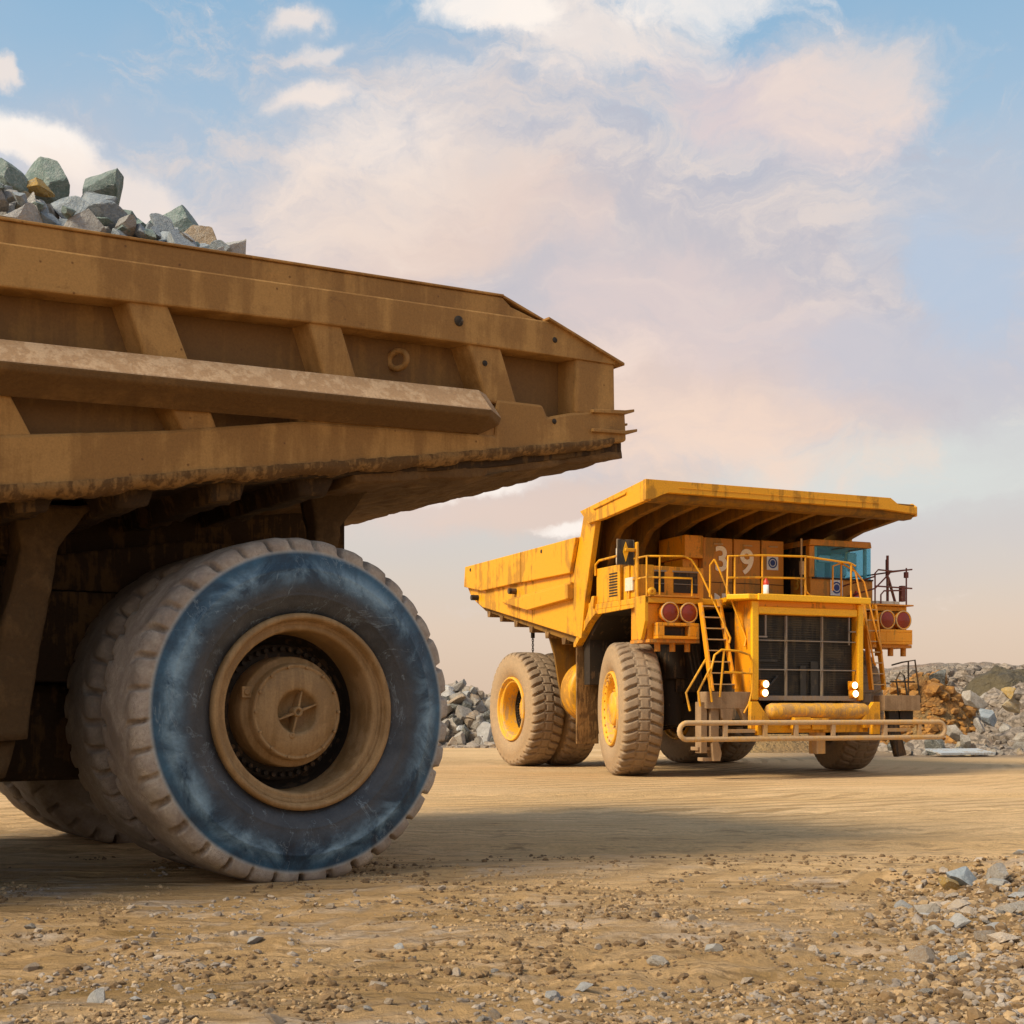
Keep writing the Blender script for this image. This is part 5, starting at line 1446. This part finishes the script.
mb.box(0.86, 1.02, -2.75, -2.5, 0.60, 1.75); mb.box(1.08, 1.30, -2.80, -2.6, 0.85, 1.62); mb.prism([(1.12, 0.85), (1.30, 0.85), (1.38, 0.6), (1.34, 0.42), (1.16, 0.42)], 1, -2.80, -2.55); mb.box(0.8, 1.35, -2.7, -2.4, 0.66, 0.74)
mb.box(0.92, 1.35, -2.72, -2.5, 0.42, 0.50)
d()
mb, d = part('hanging_step', 'dark', 0.01)
mb.prism([(6.10, 1.55), (6.40, 1.55), (6.46, 1.1), (6.66, 0.48), (6.38, 0.44), (6.2, 1.0)], 1, -2.75, -2.6)
mb.prism([(6.5, 1.55), (6.9, 1.55), (6.9, 1.2), (6.5, 1.2)], 1, -2.7, -2.6)
d()
mb, d = part('hose', 'dark', 0)
for k in range(3):
    mb.tube([(1.45 + 0.12 * k, -1.2, 3.1), (1.5 + 0.1 * k, -1.35, 2.5), (1.7 + 0.08 * k, -1.3, 2.0), (2.1, -1.2, 1.8 - 0.1 * k)], 0.03, 6)
d()
mb, d = part('tow_block', 'dusty', 0.01); mb.box(3.90, 4.15, -2.9, -2.6, 0.55, 1.05); d()

# ---- dump body
def side(x0, x1, name='body_side'):
    mb = MB()
    mb.prism([(0.5, 6.15), (1.09, 6.45), (1.30, 5.88), (8.65, 5.83), (8.73, 5.24), (8.41, 4.89), (7.57, 4.56), (1.26, 3.35)], 0, x0, x1)
    return mb.build(name, 'yellow', FT, 0.02)
side(-0.12, 0.0); side(7.46, 7.58)
mb, d = part('side_upper_panel', 'yellow', 0.02)
mb.prism([(1.32, 5.86), (4.60, 5.845), (4.60, 5.02), (1.66, 5.00)], 0, -0.24, -0.125)
mb.prism([(4.64, 5.845), (8.64, 5.83), (8.73, 5.24), (7.4, 5.02), (4.64, 5.03)], 0, -0.24, -0.125)
mb.prism([(4.60, 5.84), (4.64, 5.84), (4.64, 5.04), (4.60, 5.04)], 0, -0.20, -0.125)
d()
mb, d = part('side_ledge', 'yellow', 0.015)
mb.prism([(1.65, 4.36), (4.10, 4.24), (5.75, 4.56), (1.65, 4.72)], 0, -0.30, -0.125)
mb.prism([(1.65, 4.72), (5.75, 4.56), (6.0, 4.62), (1.65, 4.78)], 0, -0.22, -0.126)
d()
mb, d = part('trunnion', 'dark', 0)
for y_, z_ in ((7.9, 4.86), (5.2, 4.83), (3.3, 5.72), (8.2, 5.7)):
    mb.cyl((-0.34 if z_ < 5 else -0.25, y_, z_), (-0.1, y_, z_), 0.05 if z_ > 5 else 0.08, 12)
d()
# front edge frame of the side plates
for x in (-0.14, 7.40):
    mb, d = part('front_post', 'yellow', 0.015)
    mb.prism([(0.42, 6.16), (1.02, 4.24), (1.20, 3.35), (1.34, 3.35), (1.2, 4.24), (0.62, 6.16)], 0, x, x + 0.15)
    d()
# canopy
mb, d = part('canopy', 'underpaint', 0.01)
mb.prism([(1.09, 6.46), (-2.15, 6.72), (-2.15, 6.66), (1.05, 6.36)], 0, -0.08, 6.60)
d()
mb, d = part('canopy_skin', 'yellow', 0.01)
mb.prism([(1.10, 6.47), (-2.15, 6.73), (-2.15, 6.72), (1.09, 6.46)], 0, -0.10, 6.60)
d()
mb, d = part('canopy_side', 'yellow', 0.015)
mb.prism([(1.09, 6.47), (-2.04, 6.75), (-2.2, 6.70), (-2.2, 6.28), (-0.1, 6.13), (0.5, 6.12), (0.62, 6.1)], 0, -0.24, -0.10)
mb.prism([(0.3, 6.46), (-1.3, 6.60), (-1.3, 6.54), (0.3, 6.40)], 0, -0.28, -0.241)
d()
mb, d = part('canopy_side', 'yellow', 0.015)
mb.prism([(1.09, 6.47), (-2.04, 6.70), (-2.2, 6.60), (-2.2, 6.36), (-0.1, 6.3), (0.62, 6.2)], 0, 7.40, 7.46)
d()
mb, d = part('canopy_lip', 'yellow', 0.015)
mb.prism([(-0.30, 6.74), (6.55, 6.75), (6.80, 6.60), (7.36, 6.57), (7.36, 6.40), (6.4, 6.46), (0.3, 6.47), (0.1, 6.40), (-0.12, 6.30), (-0.30, 6.28)], 1, -2.30, -2.16)
mb.prism([(0.55, 6.60), (6.2, 6.60), (6.2, 6.585), (0.55, 6.585)], 1, -2.315, -2.301)
d()
mb, d = part('canopy_eave', 'yellow', 0.01)
mb.prism([(6.601, 6.70), (6.80, 6.58), (7.34, 6.55), (7.34, 6.48), (6.601, 6.52)], 1, -2.15, 1.0)
d()
mb, d = part('lip_beam', 'underpaint', 0.015)
mb.prism([(-2.15, 6.66), (-1.75, 6.64), (-1.75, 6.30), (-2.05, 6.30), (-2.15, 6.38)], 0, -0.09, 7.40)
d()
# ribs: run below the canopy and curve down the bulkhead
for k in range(9):
    x = 0.45 + k * 0.83
    mb, d = part('canopy_rib', 'underpaint', 0.01)
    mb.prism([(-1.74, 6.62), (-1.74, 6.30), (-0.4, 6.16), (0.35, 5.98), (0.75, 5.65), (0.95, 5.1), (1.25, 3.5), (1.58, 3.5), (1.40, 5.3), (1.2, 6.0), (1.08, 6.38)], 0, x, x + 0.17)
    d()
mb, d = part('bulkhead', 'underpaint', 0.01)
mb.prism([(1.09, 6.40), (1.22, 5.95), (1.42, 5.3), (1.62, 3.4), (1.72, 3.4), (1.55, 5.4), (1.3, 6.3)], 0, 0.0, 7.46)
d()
mb, d = part('body_floor', 'underpaint', 0.01)
mb.prism([(1.62, 3.42), (7.57, 4.60), (8.4, 4.95), (8.4, 4.80), (7.6, 4.45), (1.62, 3.22)], 0, 0.0, 7.46)
d()
for y_ in (2.4, 3.4, 4.4, 5.4, 6.4, 7.3):
    mb, d = part('floor_bolster', 'mud', 0.01)
    z_ = 3.22 + (y_ - 1.62) * 0.2057
    mb.prism([(y_ - 0.12, z_ + 0.02), (y_ + 0.12, z_ + 0.06), (y_ + 0.08, z_ - 0.13), (y_ - 0.08, z_ - 0.13)], 0, -0.04, 7.5)
    d()
mb, d = part('rock_ejector', 'dark', 0)
mb.tube([(0.72, 5.9, 3.95), (0.72, 5.9, 3.6)], 0.06, 8)
z = 3.6
for k in range(8):
    zz = z - k * 0.065
    pts = [(0.72 + (0.026 * math.cos(a) if k % 2 else 0), 5.9 + (0 if k % 2 else 0.026 * math.cos(a)), zz + 0.045 * math.sin(a)) for a in [2 * PI * q / 10 for q in range(10)]]
    mb.tube(pts, 0.012, 5, True)
d()

# ================================================================== LIGHT
SUN_AZ = math.atan2(-0.82, -0.50)      # direction TO the sun measured from +Y towards +X
SUN_EL = R(40)
sd = Vector((math.sin(SUN_AZ) * math.cos(SUN_EL), math.cos(SUN_AZ) * math.cos(SUN_EL), math.sin(SUN_EL)))
ld = bpy.data.lights.new('sun', 'SUN'); ld.energy = 4.7; ld.angle = R(20); ld.color = (1.0, 0.87, 0.66)
lo = bpy.data.objects.new('sun', ld); COL.objects.link(lo)
lo.rotation_euler = (-sd).to_track_quat('-Z', 'Y').to_euler()

w = bpy.data.worlds.new('World'); scene.world = w; w.use_nodes = True
nt = w.node_tree; nt.nodes.clear()
out = nt.nodes.new('ShaderNodeOutputWorld'); bg = nt.nodes.new('ShaderNodeBackground')
nt.links.new(bg.outputs[0], out.inputs[0])
tc = nt.nodes.new('ShaderNodeTexCoord').outputs['Generated']
sky = nt.nodes.new('ShaderNodeTexSky'); sky.sky_type = 'NISHITA'; sky.sun_disc = False
sky.sun_elevation = SUN_EL; sky.sun_rotation = SUN_AZ; sky.air_density = 1.0; sky.dust_density = 2.0
skyc = mix(nt, 1.0, sky.outputs[0], (0.075, 0.075, 0.075), 'MULTIPLY')
sep = nt.nodes.new('ShaderNodeSeparateXYZ'); nt.links.new(tc, sep.inputs[0])
# cloud sheets: direction projected on a high plane
zc = math_(nt, 'ADD', math_(nt, 'MAXIMUM', sep.outputs[2], 0.0), 0.16)
cmb = nt.nodes.new('ShaderNodeCombineXYZ')
nt.links.new(math_(nt, 'DIVIDE', sep.outputs[0], zc), cmb.inputs[0]); nt.links.new(math_(nt, 'DIVIDE', sep.outputs[1], zc), cmb.inputs[1])
cv = cmb.outputs[0]
e = sep.outputs[2]
blue = ramp(nt, e, [(0.0, (0.72, 0.53, 0.39)), (0.06, (0.77, 0.60, 0.47)), (0.13, (0.68, 0.64, 0.59)), (0.22, (0.58, 0.61, 0.66)), (0.36, (0.42, 0.56, 0.70)), (0.47, (0.27, 0.47, 0.67)), (1.0, (0.14, 0.30, 0.55))])
base = mix(nt, 0.12, blue, skyc)
def off(v, x, y, s=(1, 1, 1), rz=0):
    m = N(nt, 'ShaderNodeMapping'); m.inputs['Location'].default_value = (x, y, 0); m.inputs['Scale'].default_value = s; m.inputs['Rotation'].default_value = (0, 0, rz)
    nt.links.new(v, m.inputs[0]); return m.outputs[0]
# compass bearing and height of each direction, in radians, ruffled by noise so that the cloud banks fray
az = math_(nt, 'ARCTAN2', sep.outputs[0], sep.outputs[1]); el = math_(nt, 'ARCSINE', sep.outputs[2])
ae = nt.nodes.new('ShaderNodeCombineXYZ'); nt.links.new(az, ae.inputs[0]); nt.links.new(el, ae.inputs[1])
wn = nt.nodes.new('ShaderNodeTexNoise'); wn.inputs['Scale'].default_value = 9.0; wn.inputs['Detail'].default_value = 7; wn.inputs['Roughness'].default_value = 0.6
nt.links.new(ae.outputs[0], wn.inputs['Vector'])
wv_ = nt.nodes.new('ShaderNodeVectorMath'); wv_.operation = 'MULTIPLY_ADD'
nt.links.new(wn.outputs['Color'], wv_.inputs[0]); wv_.inputs[1].default_value = (0.10, 0.07, 0); wv_.inputs[2].default_value = (-0.05, -0.035, 0)
wa = nt.nodes.new('ShaderNodeVectorMath'); wa.operation = 'ADD'
nt.links.new(ae.outputs[0], wa.inputs[0]); nt.links.new(wv_.outputs[0], wa.inputs[1])
AE = wa.outputs[0]
nf = noise(nt, off(AE, 0.3, 0.7, (1, 1.6, 1), 0.15), 11, 12, 0.66, 0.5)
ns = noise(nt, off(AE, 2.3, 0.1, (1, 1.8, 1)), 5, 6, 0.5, 0.2)
nw = noise(nt, off(AE, 5.3, 2.1, (1.0, 2.4, 1), 0.35), 9, 12, 0.68, 0.9)
colr = base
def bank(azd, eld, w, h, rot, c, lo, hi, amp, strength=1.0, nz=None):
    global colr
    m = N(nt, 'ShaderNodeMapping'); m.vector_type = 'TEXTURE'
    m.inputs['Location'].default_value = (R(azd), R(eld), 0); m.inputs['Rotation'].default_value = (0, 0, R(rot)); m.inputs['Scale'].default_value = (R(w), R(h), 1)
    nt.links.new(AE, m.inputs[0])
    L = nt.nodes.new('ShaderNodeVectorMath'); L.operation = 'LENGTH'; nt.links.new(m.outputs[0], L.inputs[0])
    g = math_(nt, 'EXPONENT', math_(nt, 'MULTIPLY', math_(nt, 'MULTIPLY', L.outputs['Value'], L.outputs['Value']), -1.0))
    v = math_(nt, 'ADD', g, math_(nt, 'MULTIPLY', math_(nt, 'SUBTRACT', nz or nf, 0.5), amp))
    colr = mix(nt, ramp(nt, v, [(lo, 0.0), (hi, strength)], 'EASE'), colr, c)
MAUVE = (0.58, 0.53, 0.555); PEACH = (0.78, 0.60, 0.51); CREAM = (0.88, 0.76, 0.68); WHITE = (0.95, 0.87, 0.80)
bank(4, 16, 23, 8.5, -8, MAUVE, 0.10, 0.85, 0.8, 0.92, ns)
bank(2, 18, 22, 8, -8, (0.72, 0.63, 0.59), 0.32, 1.2, 2.2, 0.85, nw)
bank(2, 17, 22, 8, 10, (0.48, 0.47, 0.53), 0.45, 1.3, -2.2, 0.65, nw)
bank(-14, 15.5, 12, 4.2, -8, (0.66, 0.56, 0.55), 0.2, 0.8, 0.6, 0.85, ns)
bank(6, 13, 12, 3.2, -6, PEACH, 0.25, 0.95, 0.9, 0.8)
bank(-3, 19.5, 8, 2.6, 12, PEACH, 0.3, 1.0, 1.0, 0.7)
bank(3, 8.5, 9, 1.8, 4, (0.74, 0.57, 0.48), 0.3, 0.9, 0.9, 0.75)
bank(-9, 9.5, 13, 2.8, -4, (0.76, 0.60, 0.52), 0.25, 0.95, 0.5, 0.7, ns)
bank(18, 18, 5, 5, 0, (0.46, 0.52, 0.62), 0.3, 1.0, 1.2, 0.7)
bank(15, 9.3, 10, 2.2, 3, (0.66, 0.69, 0.66), 0.2, 0.95, 0.7, 0.85, nw)
bank(10.5, 24.0, 7, 2.2, -8, (0.70, 0.58, 0.58), 0.25, 1.1, 1.6, 0.8)
bank(13.8, 24.4, 4.6, 2.4, 5, (0.84, 0.69, 0.60), 0.25, 1.5, 1.7, 0.62)
bank(3.5, 26.6, 7.5, 2.2, -4, CREAM, 0.3, 1.25, 2.0, 0.8)
bank(-1.0, 27.2, 3.5, 1.1, -6, WHITE, 0.3, 0.8, 1.0, 0.9)
bank(8.0, 27.6, 5, 1.3, 0, WHITE, 0.3, 1.1, 1.8, 0.7)
bank(-8.0, 24.5, 2.0, 0.6, 12, CREAM, 0.15, 1.3, 1.3, 0.85)
bank(-9.2, 26.9, 1.0, 0.42, 8, CREAM, 0.15, 1.3, 1.3, 0.75)
bank(-8.2, 26.0, 1.0, 0.38, 15, CREAM, 0.15, 1.3, 1.3, 0.65)
bank(-12.8, 28.3, 1.3, 0.5, 0, WHITE, 0.35, 0.8, 0.9, 0.9)
bank(-4.5, 23.5, 5.5, 2.4, 25, CREAM, 0.35, 1.2, 1.9, 0.8)
bank(-6.5, 20.0, 6.5, 2.6, 20, (0.84, 0.70, 0.61), 0.3, 1.35, 1.9, 0.6)
bank(8.0, 16.5, 10, 3.0, -20, (0.70, 0.58, 0.56), 0.3, 1.2, 1.7, 0.75)
bank(9.0, 11.5, 9, 2.2, -12, (0.86, 0.66, 0.54), 0.3, 1.2, 1.7, 0.85)
bank(0.0, 13.5, 8, 1.8, 12, (0.84, 0.68, 0.60), 0.35, 1.2, 1.8, 0.75)
bank(16.5, 14.0, 7, 2.4, -10, (0.52, 0.53, 0.60), 0.3, 1.2, 1.6, 0.7)
bank(18.5, 16.5, 4.0, 3.0, -30, (0.44, 0.54, 0.68), 0.3, 1.3, 1.5, 0.7)
bank(-19.5, 21.5, 3.2, 1.2, -10, WHITE, 0.3, 0.85, 0.9, 0.95)
bank(-16.0, 20.0, 5, 1.6, -12, CREAM, 0.3, 0.9, 0.8, 0.75)
bank(-20.6, 24.0, 0.9, 0.8, 0, CREAM, 0.35, 0.85, 0.8, 0.8)
bank(-2, 9.3, 4.5, 0.6, 10, WHITE, 0.3, 0.9, 1.1, 0.85)
bank(2.5, 7.6, 2.0, 0.5, 10, WHITE, 0.3, 0.8, 1.0, 0.9)
# beyond the photographed part of the sky: the same kind of broken cloud all round
c1 = noise(nt, off(cv, 3.1, 1.7, (0.9, 0.9, 1), 0.4), 0.62, 8, 0.55, 0.5)
front = ramp(nt, sep.outputs[1], [(0.45, 1.0), (0.85, 0.0)])
colr = mix(nt, math_(nt, 'MULTIPLY', front, ramp(nt, c1, [(0.40, 0.0), (0.60, 0.9)])), colr, (0.70, 0.62, 0.60))
nt.links.new(colr, bg.inputs[0]); bg.inputs[1].default_value = 1.0

# ================================================================== CAMERA
cd = bpy.data.cameras.new('camera'); cam = bpy.data.objects.new('camera', cd); COL.objects.link(cam)
cam.location = (0, 0, 1.57); cam.rotation_euler = (PI / 2, 0, 0)
cd.sensor_width = 36; cd.lens = 36 * 1350 / 1024
cd.shift_y = (710 - 512) / 1024
cd.clip_end = 9000
scene.camera = cam
scene.render.engine = 'CYCLES'
scene.view_settings.view_transform = 'Standard'
scene.view_settings.look = 'None'
scene.view_settings.exposure = 0.1
scene.view_settings.gamma = 1.0
scene.render.resolution_x = 1024; scene.render.resolution_y = 1024
scene.cycles.use_denoising = True
scene.cycles.max_bounces = 6
